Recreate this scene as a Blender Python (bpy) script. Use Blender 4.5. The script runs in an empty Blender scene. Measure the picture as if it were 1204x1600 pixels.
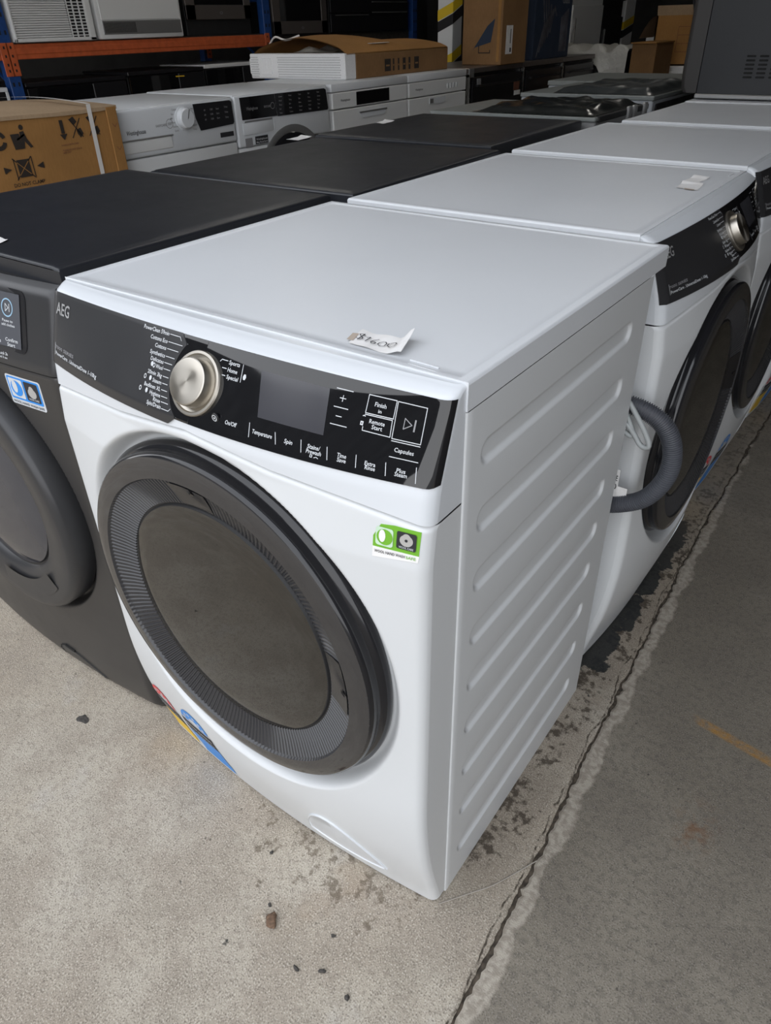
import bpy, bmesh, math, random
from mathutils import Vector, Matrix
random.seed(7)
PI = math.pi
scene = bpy.context.scene
COL = scene.collection

# ------------------------------------------------------------------ camera
cam_data = bpy.data.cameras.new('camera')
cam = bpy.data.objects.new('camera', cam_data)
COL.objects.link(cam)
yaw, pitch, roll = -0.645664582, 0.603620877, -0.0289335464
fw = Vector((math.sin(yaw) * math.cos(pitch), math.cos(yaw) * math.cos(pitch), -math.sin(pitch)))
r0 = Vector((math.cos(yaw), -math.sin(yaw), 0.0))
u0 = r0.cross(fw)
rr = math.cos(roll) * r0 + math.sin(roll) * u0
uu = -math.sin(roll) * r0 + math.cos(roll) * u0
M = Matrix((rr, uu, -fw)).transposed().to_4x4()
M.translation = Vector((0.877826586, -0.497623392, 1.10447274))
cam.matrix_world = M
cam_data.sensor_fit = 'VERTICAL'
cam_data.sensor_height = 24.0
cam_data.lens = 1107.66108 * 24.0 / 1600.0
cam_data.clip_start = 0.02
cam_data.clip_end = 200
scene.camera = cam

# ------------------------------------------------------------------ sky, exposure
world = bpy.data.worlds.new('overcast_sky')
scene.world = world
world.use_nodes = True
wn = world.node_tree
bg = wn.nodes['Background']
tc = wn.nodes.new('ShaderNodeTexCoord')
sx = wn.nodes.new('ShaderNodeSeparateXYZ')
wr = wn.nodes.new('ShaderNodeValToRGB')
wn.links.new(tc.outputs['Generated'], sx.inputs[0])
wn.links.new(sx.outputs['Z'], wr.inputs[0])
wn.links.new(wr.outputs[0], bg.inputs['Color'])
wr.color_ramp.elements[0].position = 0.0
wr.color_ramp.elements[0].color = (0.92, 0.93, 0.95, 1)
wr.color_ramp.elements[1].position = 0.8
wr.color_ramp.elements[1].color = (0.84, 0.88, 0.95, 1)
bg.inputs['Strength'].default_value = 1.0
scene.view_settings.view_transform = 'Standard'
scene.view_settings.look = 'None'
scene.view_settings.exposure = 1.5
scene.view_settings.gamma = 1.0
scene.view_settings.use_curve_mapping = False

# ------------------------------------------------------------------ materials
class NT:
    def __init__(s, name):
        s.m = bpy.data.materials.new(name)
        s.m.use_nodes = True
        s.t = s.m.node_tree
        s.b = s.t.nodes['Principled BSDF']
        s.tc = None
    def n(s, kind, **kw):
        nd = s.t.nodes.new(kind)
        for k, v in kw.items(): setattr(nd, k, v)
        return nd
    def link(s, a, b): s.t.links.new(a, b)
    def put(s, sock, v):
        if isinstance(v, bpy.types.NodeSocket): s.link(v, sock)
        elif isinstance(v, (tuple, list)) and len(v) == 3 and sock.type == 'RGBA': sock.default_value = (*v, 1)
        else: sock.default_value = v
    def coord(s):
        if s.tc is None: s.tc = s.n('ShaderNodeTexCoord')
        return s.tc.outputs['Object']
    def xyz(s):
        q = s.n('ShaderNodeSeparateXYZ'); s.link(s.coord(), q.inputs[0]); return q.outputs
    def scaled(s, v):
        q = s.n('ShaderNodeVectorMath', operation='MULTIPLY'); s.link(s.coord(), q.inputs[0]); q.inputs[1].default_value = v; return q.outputs[0]
    def noise(s, scale, detail=3, rough=.55, vec=None):
        q = s.n('ShaderNodeTexNoise'); s.link(vec or s.coord(), q.inputs['Vector'])
        q.inputs['Scale'].default_value = scale; q.inputs['Detail'].default_value = detail; q.inputs['Roughness'].default_value = rough
        return q.outputs[0]
    def vor(s, scale, feature='F1', vec=None):
        q = s.n('ShaderNodeTexVoronoi', feature=feature); s.link(vec or s.coord(), q.inputs['Vector']); q.inputs['Scale'].default_value = scale
        return q.outputs[0]
    def math(s, op, a, b=0.0, c=0.0):
        q = s.n('ShaderNodeMath', operation=op)
        s.put(q.inputs[0], a); s.put(q.inputs[1], b); s.put(q.inputs[2], c)
        return q.outputs[0]
    def mr(s, v, a, b, c=0.0, d=1.0, smooth=True):
        q = s.n('ShaderNodeMapRange'); q.clamp = True
        if smooth: q.interpolation_type = 'SMOOTHSTEP'
        for i, x in enumerate((v, a, b, c, d)): s.put(q.inputs[i], x)
        return q.outputs[0]
    def mix(s, f, a, b, mode='MIX'):
        q = s.n('ShaderNodeMix', data_type='RGBA', blend_type=mode)
        s.put(q.inputs[0], f); s.put(q.inputs[6], a); s.put(q.inputs[7], b)
        return q.outputs[2]
    def bump(s, h, strength=.3, dist=.002):
        q = s.n('ShaderNodeBump'); q.inputs['Strength'].default_value = strength; q.inputs['Distance'].default_value = dist
        s.link(h, q.inputs['Height']); s.link(q.outputs[0], s.b.inputs['Normal'])
    def set(s, **kw):
        for k, v in kw.items(): s.put(s.b.inputs[k.replace('_', ' ')], v)
        return s

def simple(name, col, rough=.4, metal=0.0, spec=.5, grain=0.0, gscale=60, bump=0.0, ior=None, coat=0.0):
    t = NT(name)
    if grain:
        n = t.noise(gscale, 4)
        k = t.mr(n, .3, .7, 1 - grain, 1 + grain)
        q = t.mix(1.0, col, (1, 1, 1), 'MULTIPLY')
        qq = t.n('ShaderNodeVectorMath', operation='SCALE'); t.put(qq.inputs[0], q); t.put(qq.inputs['Scale'], k)
        t.set(Base_Color=qq.outputs[0])
        if bump: t.bump(n, bump, .001)
    else:
        n = t.noise(9, 3)
        t.set(Base_Color=col)
        t.put(t.b.inputs['Roughness'], t.mr(n, .3, .7, rough * .92, min(1, rough * 1.08)))
    if grain: t.set(Roughness=rough)
    t.set(Metallic=metal)
    t.b.inputs['Specular IOR Level'].default_value = spec
    if ior: t.b.inputs['IOR'].default_value = ior
    if coat: t.b.inputs['Coat Weight'].default_value = coat; t.b.inputs['Coat Roughness'].default_value = .05
    return t.m

MT = dict(
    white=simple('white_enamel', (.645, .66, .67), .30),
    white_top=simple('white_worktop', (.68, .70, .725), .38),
    white_plastic=simple('white_plastic', (.66, .685, .715), .22),
    white_old=simple('white_enamel_dull', (.72, .73, .73), .42),
    panel_gloss=simple('gloss_black_panel', (.006, .006, .007), .03, ior=1.6),
    panel_matte=simple('graphite_panel', (.026, .026, .028), .32),
    black=simple('black_plastic', (.012, .012, .014), .3),
    black_matt=simple('black_matt', (.010, .010, .011), .6),
    rubber=simple('black_rubber', (.014, .014, .015), .5),
    door_rim=simple('gloss_black_rim', (.012, .012, .014), .12),
    door_face=simple('smoked_face', (.030, .029, .030), .06, ior=1.65),
    louvre=simple('dark_louvre', (.034, .034, .037), .22),
    char_front=simple('charcoal_front', (.045, .0425, .041), .38, metal=.2),
    char_console=simple('charcoal_console', (.038, .038, .040), .36, metal=.2),
    char_side=simple('charcoal_side', (.0155, .017, .020), .42),
    char_top=simple('charcoal_top', (.016, .0175, .022), .40),
    display_grey=simple('grey_display_glass', (.050, .050, .057), .08),
    display_blue=simple('grey_touch_panel', (.085, .088, .098), .12),
    text_white=simple('print_white', (.58, .60, .62), .5),
    text_grey=simple('print_grey', (.25, .25, .26), .5),
    text_silver=simple('badge_silver', (.62, .62, .62), .3, metal=.6),
    text_dark=simple('print_dark', (.02, .02, .025), .6),
    text_blue=simple('print_pale_blue', (.30, .47, .62), .5),
    steel=simple('brushed_steel', (.55, .54, .52), .28, metal=1.0),
    steel_dull=simple('dull_steel', (.32, .32, .32), .45, metal=.7),
    brown_steel=simple('dusky_steel', (.16, .14, .13), .4, metal=.6),
    ink=simple('marker_ink', (.02, .02, .03), .6),
    green=simple('sticker_green', (.16, .42, .03), .35),
    green_pale=simple('sticker_pale_green', (.55, .72, .55), .35),
    red=simple('label_red', (.70, .03, .04), .4),
    blue=simple('label_blue', (.03, .25, .70), .4),
    yellow=simple('label_yellow', (.80, .52, .03), .4),
    orange=simple('rack_orange', (.50, .105, .035), .45, grain=.12, gscale=20),
    rack_blue=simple('rack_blue', (.012, .055, .21), .45, grain=.12, gscale=20),
    wood_deck=simple('dark_board', (.030, .026, .022), .8, grain=.3, gscale=30),
    foam=simple('polystyrene', (.80, .80, .80), .75, grain=.08, gscale=300, bump=.3),
    plastic_film=simple('dark_plastic_film', (.016, .018, .018), .22),
    crinkle=simple('crinkled_dark_film', (.035, .04, .042), .3),
    cord=simple('grey_cord', (.34, .36, .36), .45),
    hose=simple('hose_grey', (.085, .09, .105), .42),
    strap=simple('white_strap', (.72, .70, .68), .45),
    strap_dull=simple('dull_strap', (.34, .31, .27), .6),
    void=simple('slot_black', (.002, .002, .002), .8),
    foam_shade=simple('polystyrene_relief_shade', (.42, .42, .42), .8),  # greyer foam tone, paints the relief's shading onto the raised dots
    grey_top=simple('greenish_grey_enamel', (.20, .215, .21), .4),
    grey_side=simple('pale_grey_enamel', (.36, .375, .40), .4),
    stone=simple('stone_dark', (.055, .05, .045), .85, grain=.4, gscale=200),
    stone_brown=simple('stone_brown', (.13, .08, .05), .9, grain=.4, gscale=200),
    hazard_yellow=simple('hazard_yellow', (.72, .50, .02), .5),
    blue_carton=simple('navy_print', (.016, .03, .06), .6),
    grey_photo=simple('dim_print', (.10, .10, .12), .6, grain=.6, gscale=8),
)
def cardboard(name, col):
    t = NT(name)
    f = t.noise(3, 3); g = t.noise(140, 3, vec=t.scaled((1, 1, .25)))
    a = t.mix(t.mr(f, .3, .7), tuple(c * .86 for c in col), tuple(min(1, c * 1.1) for c in col))
    b = t.mix(t.mr(g, .35, .65, 0, .35), a, tuple(c * .75 for c in col))
    t.set(Base_Color=b, Roughness=.85); t.b.inputs['Specular IOR Level'].default_value = .2
    t.bump(f, .25, .004)
    return t.m
MT['card'] = cardboard('cardboard_tan', (.36, .185, .062))
MT['card_top'] = cardboard('cardboard_dusty', (.42, .30, .19))
MT['card_dark'] = cardboard('cardboard_brown', (.26, .145, .065))
MT['card_print'] = simple('box_print', (.025, .018, .014), .8)
MT['card_print2'] = simple('box_print_faded', (.16, .06, .035), .8)
def paper_mat():
    t = NT('torn_paper')
    n = t.noise(40, 3)
    t.set(Base_Color=t.mix(t.mr(n, .4, .7), (.82, .81, .80), (.76, .74, .72)), Roughness=.7)
    return t.m
MT['paper'] = paper_mat()
MT['paper_brown'] = simple('paper_brown_back', (.42, .35, .29), .8)
def knob_mat():
    t = NT('champagne_metal')
    t.set(Base_Color=(.46, .43, .38), Metallic=1.0, Roughness=.36)
    t.b.inputs['Anisotropic'].default_value = .85
    tg = t.n('ShaderNodeTangent', direction_type='RADIAL', axis='Y')
    t.link(tg.outputs[0], t.b.inputs['Tangent'])
    return t.m
MT['knob'] = knob_mat()
MT['knob_ring'] = simple('champagne_ring', (.48, .45, .40), .36, metal=1.0)
def glass_mat():
    t = NT('smoked_door_glass')
    t.set(Base_Color=(.016, .014, .011), Roughness=.03)
    t.b.inputs['IOR'].default_value = 1.75
    n = t.noise(5, 2)
    t.bump(n, .03, .006)
    return t.m
MT['door_glass'] = glass_mat()
def film_mat():
    t = NT('clear_wrap')
    t.set(Base_Color=(.55, .54, .50), Roughness=.3)
    n = t.noise(14, 4); t.bump(n, .8, .02)
    return t.m
MT['wrap'] = film_mat()

def lamp_mat():
    t = NT('fill_tube')
    t.set(Base_Color=(.9, .88, .8), Roughness=.5)
    t.b.inputs['Emission Color'].default_value = (1.0, .95, .87, 1)
    t.b.inputs['Emission Strength'].default_value = 7.0
    return t.m
MT['lamp'] = lamp_mat()

def floor_mat(name, dark):
    t = NT(name)
    X, Y, Z = t.xyz()
    big = t.noise(1.7, 4); med = t.noise(9, 5); fine = t.noise(85, 4, .6); grit = t.noise(420, 2, .5); pit = t.vor(38); blot = t.math('ADD', t.math('MULTIPLY', t.noise(24, 5, .65), .55), t.math('MULTIPLY', t.noise(75, 4, .6), .45)); pat = t.noise(5.5, 4, .6)
    if not dark:
        a = t.mix(t.mr(big, .32, .68), (.358, .305, .236), (.433, .393, .328))
        a = t.mix(t.mr(pat, .42, .62, 0, .7), a, (.31, .265, .215))
        a = t.mix(t.mr(pat, .28, .42, .6, 0), a, (.47, .445, .41))
        a = t.mix(t.mr(med, .46, .66, 0, .45), a, (.27, .235, .19))
        a = t.mix(t.mr(fine, .46, .68, 0, .5), a, (.22, .19, .155))
        a = t.mix(t.mr(grit, .54, .68, 0, .75), a, (.13, .11, .09))
        a = t.mix(t.mr(grit, .32, .45, .7, 0), a, (.58, .53, .46))
        # scattered stains of brown and grey wear
        rust = t.math('MULTIPLY', t.mr(t.noise(3.1, 4), .60, .70), t.mr(med, .45, .6))
        a = t.mix(t.math('MULTIPLY', rust, .14), a, (.33, .20, .10))
        # dirt strip along the feet of the machines, by the joint
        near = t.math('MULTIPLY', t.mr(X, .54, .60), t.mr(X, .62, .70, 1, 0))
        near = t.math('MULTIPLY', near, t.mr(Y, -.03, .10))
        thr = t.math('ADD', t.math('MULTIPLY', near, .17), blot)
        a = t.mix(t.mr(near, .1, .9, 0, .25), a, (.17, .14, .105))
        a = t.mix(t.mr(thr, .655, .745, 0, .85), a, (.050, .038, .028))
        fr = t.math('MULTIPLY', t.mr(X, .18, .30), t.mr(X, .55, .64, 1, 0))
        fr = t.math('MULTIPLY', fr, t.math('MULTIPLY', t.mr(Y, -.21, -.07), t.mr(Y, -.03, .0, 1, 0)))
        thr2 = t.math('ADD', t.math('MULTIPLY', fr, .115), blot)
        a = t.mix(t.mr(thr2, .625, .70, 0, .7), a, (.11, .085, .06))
        cr = t.math('SUBTRACT', X, t.math('SUBTRACT', .682, t.math('MULTIPLY', Y, .042)))
        cr = t.math('ADD', cr, t.math('MULTIPLY', t.math('SUBTRACT', t.noise(11, 4), .5), .035))
        a = t.mix(t.math('MULTIPLY', t.mr(t.math('ABSOLUTE', cr), .0006, .0022, 1, 0), t.mr(blot, .42, .56)), a, (.06, .048, .036))
        # old black spill by the second machine
        sp = t.math('MULTIPLY', t.mr(X, .53, .57), t.mr(X, .60, .645, 1, 0))
        sp = t.math('MULTIPLY', sp, t.math('MULTIPLY', t.mr(Y, .50, .58), t.mr(Y, 1.05, 1.35, 1, 0)))
        thr3 = t.math('ADD', t.math('MULTIPLY', sp, .34), t.noise(15, 5, .6))
        a = t.mix(t.mr(thr3, .69, .73, 0, .93), a, (.022, .025, .026))
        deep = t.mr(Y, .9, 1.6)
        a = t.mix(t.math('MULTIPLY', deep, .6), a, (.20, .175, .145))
    else:
        a = t.mix(t.mr(big, .32, .68), (.185, .163, .130), (.25, .224, .182))
        a = t.mix(t.mr(med, .38, .66, 0, .55), a, (.165, .145, .120))
        a = t.mix(t.mr(fine, .45, .66, 0, .6), a, (.13, .115, .096))
        a = t.mix(t.mr(grit, .56, .68, 0, .7), a, (.08, .07, .06))
        a = t.mix(t.mr(grit, .32, .42, .55, 0), a, (.33, .305, .27))
        # pale chipped margin next to the joint
        jx = t.math('SUBTRACT', X, t.math('SUBTRACT', .690, t.math('MULTIPLY', Y, .042)))
        edge = t.math('ADD', jx, t.math('MULTIPLY', t.math('SUBTRACT', t.noise(13, 5, .6), .5), .06))
        a = t.mix(t.mr(edge, .022, .030, .9, 0), a, t.mix(t.mr(fine, .4, .6), (.42, .38, .32), (.30, .265, .22)))
        # faded orange paint line
        lx = t.math('SUBTRACT', Y, t.math('ADD', .552, t.math('MULTIPLY', t.math('SUBTRACT', X, .816), -.16)))
        ln = t.math('MULTIPLY', t.mr(t.math('ABSOLUTE', lx), .006, .014, 1, 0), t.mr(X, .80, .83))
        ln = t.math('MULTIPLY', ln, t.mr(blot, .35, .62, .0, .75))
        a = t.mix(ln, a, (.40, .20, .03))
        rs = t.math('MULTIPLY', t.mr(t.math('ABSOLUTE', t.math('SUBTRACT', X, .875)), .0, .05, 1, 0), t.mr(t.math('ABSOLUTE', t.math('SUBTRACT', Y, .325)), .0, .08, 1, 0))
        a = t.mix(t.math('MULTIPLY', rs, t.mr(blot, .45, .6, 0, .7)), a, (.17, .085, .04))
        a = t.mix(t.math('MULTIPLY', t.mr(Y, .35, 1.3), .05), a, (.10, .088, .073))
        scr = t.noise(60, 2, .5, vec=t.scaled((.25, 1.6, 1)))
        a = t.mix(t.math('MULTIPLY', t.mr(scr, .66, .74, 0, .35), t.mr(pat, .5, .6)), a, (.32, .29, .25))
        # slab tone turns darker deeper inside
    a = t.mix(t.math('MULTIPLY', t.mr(pit, .05, .10, .8, 0), t.mr(blot, .50, .56)), a, (.10, .085, .07) if not dark else (.05, .043, .036))
    h = t.math('ADD', t.math('MULTIPLY', fine, .6), t.math('MULTIPLY', grit, .6))
    t.set(Base_Color=a, Roughness=.88)
    t.b.inputs['Specular IOR Level'].default_value = .25
    t.bump(h, .55, .0025)
    return t.m
MT['floor_light'] = floor_mat('pale_concrete', False)
MT['floor_dark'] = floor_mat('dark_concrete', True)
MT['grime'] = simple('joint_grime', (.075, .06, .045), .95, grain=.5, gscale=120)
MT['wall_dark'] = simple('dim_wall', (.050, .048, .046), .9, grain=.15, gscale=3)
MT['wall_right'] = simple('rendered_wall', (.20, .19, .18), .9, grain=.15, gscale=3)
MT['ceiling'] = simple('dim_roof_lining', (.10, .10, .10), .9, grain=.1, gscale=3)
MT['yard_facade'] = simple('yard_wall', (.055, .058, .060), .9, grain=.3, gscale=2)
MT['asphalt'] = simple('yard_asphalt', (.16, .155, .15), .9, grain=.2, gscale=8)

# ------------------------------------------------------------------ mesh helpers
class MB:
    def __init__(s): s.v = []; s.f = []; s.mi = []; s.mats = []
    def slot(s, m):
        m = MT[m] if isinstance(m, str) else m
        if m not in s.mats: s.mats.append(m)
        return s.mats.index(m)
    def add(s, vs, fs, m):
        o = len(s.v); k = s.slot(m)
        s.v.extend(tuple(p) for p in vs)
        for f in fs: s.f.append(tuple(i + o for i in f)); s.mi.append(k)
        return s
    def box(s, a, b, m, bev=0.0, seg=1, mat=None):
        bm = bmesh.new()
        bmesh.ops.create_cube(bm, size=1.0)
        a = Vector(a); b = Vector(b)
        for v in bm.verts:
            v.co = Vector(((a[i] + b[i]) / 2 + v.co[i] * (b[i] - a[i])) for i in range(3))
        if bev: bmesh.ops.bevel(bm, geom=list(bm.edges), offset=bev, segments=seg, affect='EDGES', profile=.5)
        return s.take(bm, m, mat)
    def take(s, bm, m, mat=None):
        bm.verts.index_update()
        vs = [(mat @ v.co if mat else v.co.copy()) for v in bm.verts]
        fs = [[v.index for v in f.verts] for f in bm.faces]
        bm.free()
        return s.add(vs, fs, m)
    def grid(s, fn, us, vs, m, flip=False):
        nu, nv = len(us), len(vs)
        P = [fn(u, v) for u in us for v in vs]
        F = []
        for i in range(nu - 1):
            for j in range(nv - 1):
                q = (i * nv + j, (i + 1) * nv + j, (i + 1) * nv + j + 1, i * nv + j + 1)
                F.append(q[::-1] if flip else q)
        return s.add(P, F, m)
    def lathe(s, prof, c, m, n=64, a0=0, a1=2 * PI, axis='y', flip=False):
        """prof: (radius, offset along axis)."""
        full = abs(a1 - a0 - 2 * PI) < 1e-6
        k = n if full else n + 1
        P = []
        for i in range(k):
            a = a0 + (a1 - a0) * i / n
            for r, h in prof:
                if axis == 'y': P.append((c[0] + r * math.cos(a), c[1] + h, c[2] + r * math.sin(a)))
                elif axis == 'z': P.append((c[0] + r * math.cos(a), c[1] + r * math.sin(a), c[2] + h))
                else: P.append((c[0] + h, c[1] + r * math.cos(a), c[2] + r * math.sin(a)))
        L = len(prof); F = []
        for i in range(n):
            j = (i + 1) % k
            for q in range(L - 1):
                f = (i * L + q, j * L + q, j * L + q + 1, i * L + q + 1)
                F.append(f[::-1] if flip else f)
        return s.add(P, F, m)
    def tube(s, path, r, m, n=8, cap=True):
        path = [Vector(p) for p in path]
        P = []; F = []
        up = None
        for i, p in enumerate(path):
            t = (path[min(i + 1, len(path) - 1)] - path[max(i - 1, 0)]).normalized()
            if up is None:
                up = Vector((0, 0, 1)) if abs(t.z) < .9 else Vector((1, 0, 0))
            a = (up - t * up.dot(t)).normalized(); b = t.cross(a); up = a
            rad = r(i) if callable(r) else r
            for k in range(n):
                an = 2 * PI * k / n
                P.append(p + (a * math.cos(an) + b * math.sin(an)) * rad)
        for i in range(len(path) - 1):
            for k in range(n):
                F.append((i * n + k, i * n + (k + 1) % n, (i + 1) * n + (k + 1) % n, (i + 1) * n + k))
        if cap:
            F.append(tuple(range(n))[::-1]); F.append(tuple((len(path) - 1) * n + k for k in range(n)))
        return s.add(P, F, m)
    def poly(s, pts, m, fn=None):
        """flat polygon given as 2D points, mapped by fn."""
        return s.add([fn(*p) for p in pts], [tuple(range(len(pts)))], m)
    def prism(s, pts, h0, h1, m, fn):
        """outline extruded between two heights; fn(u,v,h) maps to space."""
        n = len(pts)
        P = [fn(u, v, h0) for u, v in pts] + [fn(u, v, h1) for u, v in pts]
        F = [tuple(range(n))[::-1], tuple(range(n, 2 * n))]
        F += [(i, (i + 1) % n, n + (i + 1) % n, n + i) for i in range(n)]
        return s.add(P, F, m)
    def build(s, name, parent=None, smooth=35, **props):
        me = bpy.data.meshes.new(name)
        me.from_pydata(s.v, [], s.f)
        for m in s.mats: me.materials.append(m)
        me.polygons.foreach_set('material_index', s.mi)
        if smooth:
            me.polygons.foreach_set('use_smooth', [True] * len(s.f))
            me.set_sharp_from_angle(angle=math.radians(smooth))
        me.update()
        o = bpy.data.objects.new(name, me)
        COL.objects.link(o)
        if parent: o.parent = parent
        for k, v in props.items(): o[k] = v
        return o

def fix_normals(o):
    bm = bmesh.new(); bm.from_mesh(o.data)
    bmesh.ops.recalc_face_normals(bm, faces=bm.faces); bm.to_mesh(o.data); bm.free()
    return o

def thing(name, label, cat, loc=(0, 0, 0), rz=0.0, group=None):
    o = bpy.data.objects.new(name, None)
    COL.objects.link(o)
    o.location = loc; o.rotation_euler = (0, 0, rz); o.empty_display_size = .1
    o['label'] = label; o['category'] = cat
    if group: o['group'] = group
    return o
def tag(o, label, cat, group=None):
    o['label'] = label; o['category'] = cat
    if group: o['group'] = group
    return o
def copy_tree(o, parent=None):
    c = o.copy(); COL.objects.link(c)
    if parent: c.parent = parent
    for ch in list(KIDS(o)): copy_tree(ch, c)
    return c
def KIDS(o): return [x for x in COL.objects if x.parent == o]
def place(o, label, loc, rz, group=None):
    o.location = loc; o.rotation_euler = (0, 0, rz); o['label'] = label
    if group: o['group'] = group
    return o
def lin(a, b, n): return [a + (b - a) * i / (n - 1) for i in range(n)]
def interp(x, tab):
    if x <= tab[0][0]: return tab[0][1]
    for (a, b), (c, d) in zip(tab, tab[1:]):
        if x <= c: return b + (d - b) * (x - a) / (c - a)
    return tab[-1][1]
def sstep(a, b, x):
    t = min(1, max(0, (x - a) / (b - a))); return t * t * (3 - 2 * t)
def rrect(x0, z0, x1, z1, r, n=5):
    P = []
    for cx, cz, a in ((x1 - r, z1 - r, 0), (x0 + r, z1 - r, PI / 2), (x0 + r, z0 + r, PI), (x1 - r, z0 + r, 1.5 * PI)):
        for i in range(n + 1):
            t = a + PI / 2 * i / n
            P.append((cx + r * math.cos(t), cz + r * math.sin(t)))
    return P

_tc = {}
def text_geo(s):
    if s in _tc: return _tc[s]
    cu = bpy.data.curves.new('lettering', 'FONT')
    cu.body = s; cu.size = 1.0; cu.resolution_u = 2
    cu.offset = .012
    o = bpy.data.objects.new('lettering', cu)
    me = o.to_mesh()
    vs = [(v.co.x, v.co.y) for v in me.vertices]; fs = [tuple(p.vertices) for p in me.polygons]
    o.to_mesh_clear(); bpy.data.objects.remove(o); bpy.data.curves.remove(cu)
    if vs:
        x0 = min(v[0] for v in vs); x1 = max(v[0] for v in vs)
        vs = [((x - x0), y) for x, y in vs]; w = x1 - x0
    else: w = 1
    _tc[s] = (vs, fs, w)
    return _tc[s]
def put_text(mb, s, x0, x1, zc, h, m, fn, shear=0.0):
    """text between x0 and x1, capital height h, vertically centred on zc; fn(x,z) maps to space."""
    vs, fs, w = text_geo(s)
    kx = (x1 - x0) / w; kz = h / .70
    mb.add([fn(x0 + x * kx + shear * (y * kz), zc - h / 2 + y * kz) for x, y in vs], fs, m)
def text_auto(mb, s, x0, zc, h, m, fn, squeeze=.9):
    w = text_geo(s)[2] * h / .70 * squeeze
    put_text(mb, s, x0, x0 + w, zc, h, m, fn)
def ribbon(mb, pts, w, m, fn):
    """thin printed stroke through 2D points."""
    for (a, b), (c, d) in zip(pts, pts[1:]):
        L = math.hypot(c - a, d - b) or 1
        nx, nz = -(d - b) / L * w / 2, (c - a) / L * w / 2
        ex, ez = (c - a) / L * w * .3, (d - b) / L * w * .3
        mb.add([fn(a - ex + nx, b - ez + nz), fn(a - ex - nx, b - ez - nz), fn(c + ex - nx, d + ez - nz), fn(c + ex + nx, d + ez + nz)], [(0, 1, 2, 3)], m)
def disc(mb, cx, cz, rx, rz, m, fn, n=20, r_in=0.0, a0=0, a1=2 * PI):
    if r_in:
        P = []
        for i in range(n + 1):
            a = a0 + (a1 - a0) * i / n
            P += [fn(cx + rx * math.cos(a), cz + rz * math.sin(a)), fn(cx + rx * r_in * math.cos(a), cz + rz * r_in * math.sin(a))]
        mb.add(P, [(2 * i, 2 * i + 1, 2 * i + 3, 2 * i + 2) for i in range(n)], m)
    else:
        mb.add([fn(cx + rx * math.cos(a0 + (a1 - a0) * i / n), cz + rz * math.sin(a0 + (a1 - a0) * i / n)) for i in range(n)], [tuple(range(n))], m)

# ------------------------------------------------------------------ setting
def jx(y):
    return interp(y, [(-14, .98), (-.136, .697), (.324, .676), (1.165, .640), (2.0, .634), (13, .56)])
floor = MB().box((-9, -9, -.10), (6, 13, -.006), 'grime').build('floor', None, 0, kind='structure')
ys = [-9, -5, -2, -1] + lin(-.6, 2.6, 420) + [3, 4, 6, 9, 13]
rnd = random.Random(3)
jl = [0.0] * len(ys); jr = [0.0] * len(ys); wob = 0; wob2 = 0
for i in range(len(ys)):
    wob = wob * .8 + rnd.uniform(-.0020, .0020); wob2 = wob2 * .7 + rnd.uniform(-.0042, .0042)
    jl[i] = jx(ys[i]) - .0015 + wob; jr[i] = jx(ys[i]) + .0018 + wob + abs(wob2) * .8
def slab(edges, xo, m, sign):
    mb = MB(); P = []; F = []
    for y, e in zip(ys, edges):
        P += [(xo, y, 0), (e - sign * .004, y, 0), (e, y, -.003), (e, y, -.03)]
    for i in range(len(ys) - 1):
        for k in range(3):
            q = (4 * i + k, 4 * i + k + 1, 4 * i + 4 + k + 1, 4 * i + 4 + k)
            F.append(q if sign > 0 else q[::-1])
    mb.add(P, F, m)
    return mb.build('concrete_slab', floor, 30)
slab(jl, -9, 'floor_light', 1)
slab(jr, 6, 'floor_dark', -1)
CE = 3.3
MB().box((-9, -.25, CE), (6, 13, CE + .2), 'ceiling').build('ceiling', None, 0, kind='structure')
MB().box((-7.2, -.25, 0), (-7.0, 13, CE), 'wall_dark').build('wall_left', None, 0, kind='structure')
MB().box((-7.0, 11.5, 0), (2.5, 11.7, CE), 'wall_dark').build('wall_back', None, 0, kind='structure')
MB().box((2.5, -1.0, 0), (2.7, 13, CE), 'wall_right').build('wall_right', None, 0, kind='structure')  # unseen wall; run out past the doorway to block sky light
MB().box((-7.0, -.25, 2.65), (2.5, -.10, CE), 'wall_dark').build('shading_header', None, 0, kind='structure')  # unseen door header, added so the light falls off faster inside
MB().box((-40, -60, -.12), (40, -9, -.02), 'asphalt').box((-40, -9, -.12), (-9, 14, -.02), 'asphalt').box((6, -9, -.12), (40, 14, -.02), 'asphalt').build('ground', None, 0, kind='structure')
MB().prism([(-15.0, -3.0), (-2.6, -24.7), (-3.0, -24.9), (-15.4, -3.2)], -.02, 7.4, 'yard_facade', lambda u, v_, h: (u, v_, h)).build('unseen_building', None, 0, kind='structure')  # unseen building across the yard, turned to darken the control panel's reflection

def batten(x, y, label):  # unseen lamps, implied by warm edge glints, added to fill the dark interior
    root = thing('ceiling_fill_light', label, 'light', (x, y, CE), 0, 'unseen fill lights under the roof')
    MB().box((-.06, -.62, -.05), (.06, .62, 0), 'white_plastic', .006).build('housing', root, 30)
    MB().box((-.045, -.60, -.075), (.045, .60, -.0505), 'lamp', .01).build('diffuser', root, 30)
batten(-.9, 2.3, 'unseen fill light under the roof above the aisle, nearest the door')
batten(-.9, 5.4, 'unseen fill light under the roof above the aisle, farther from the door')
batten(-3.3, 3.8, 'unseen fill light under the roof in front of the rack')

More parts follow.
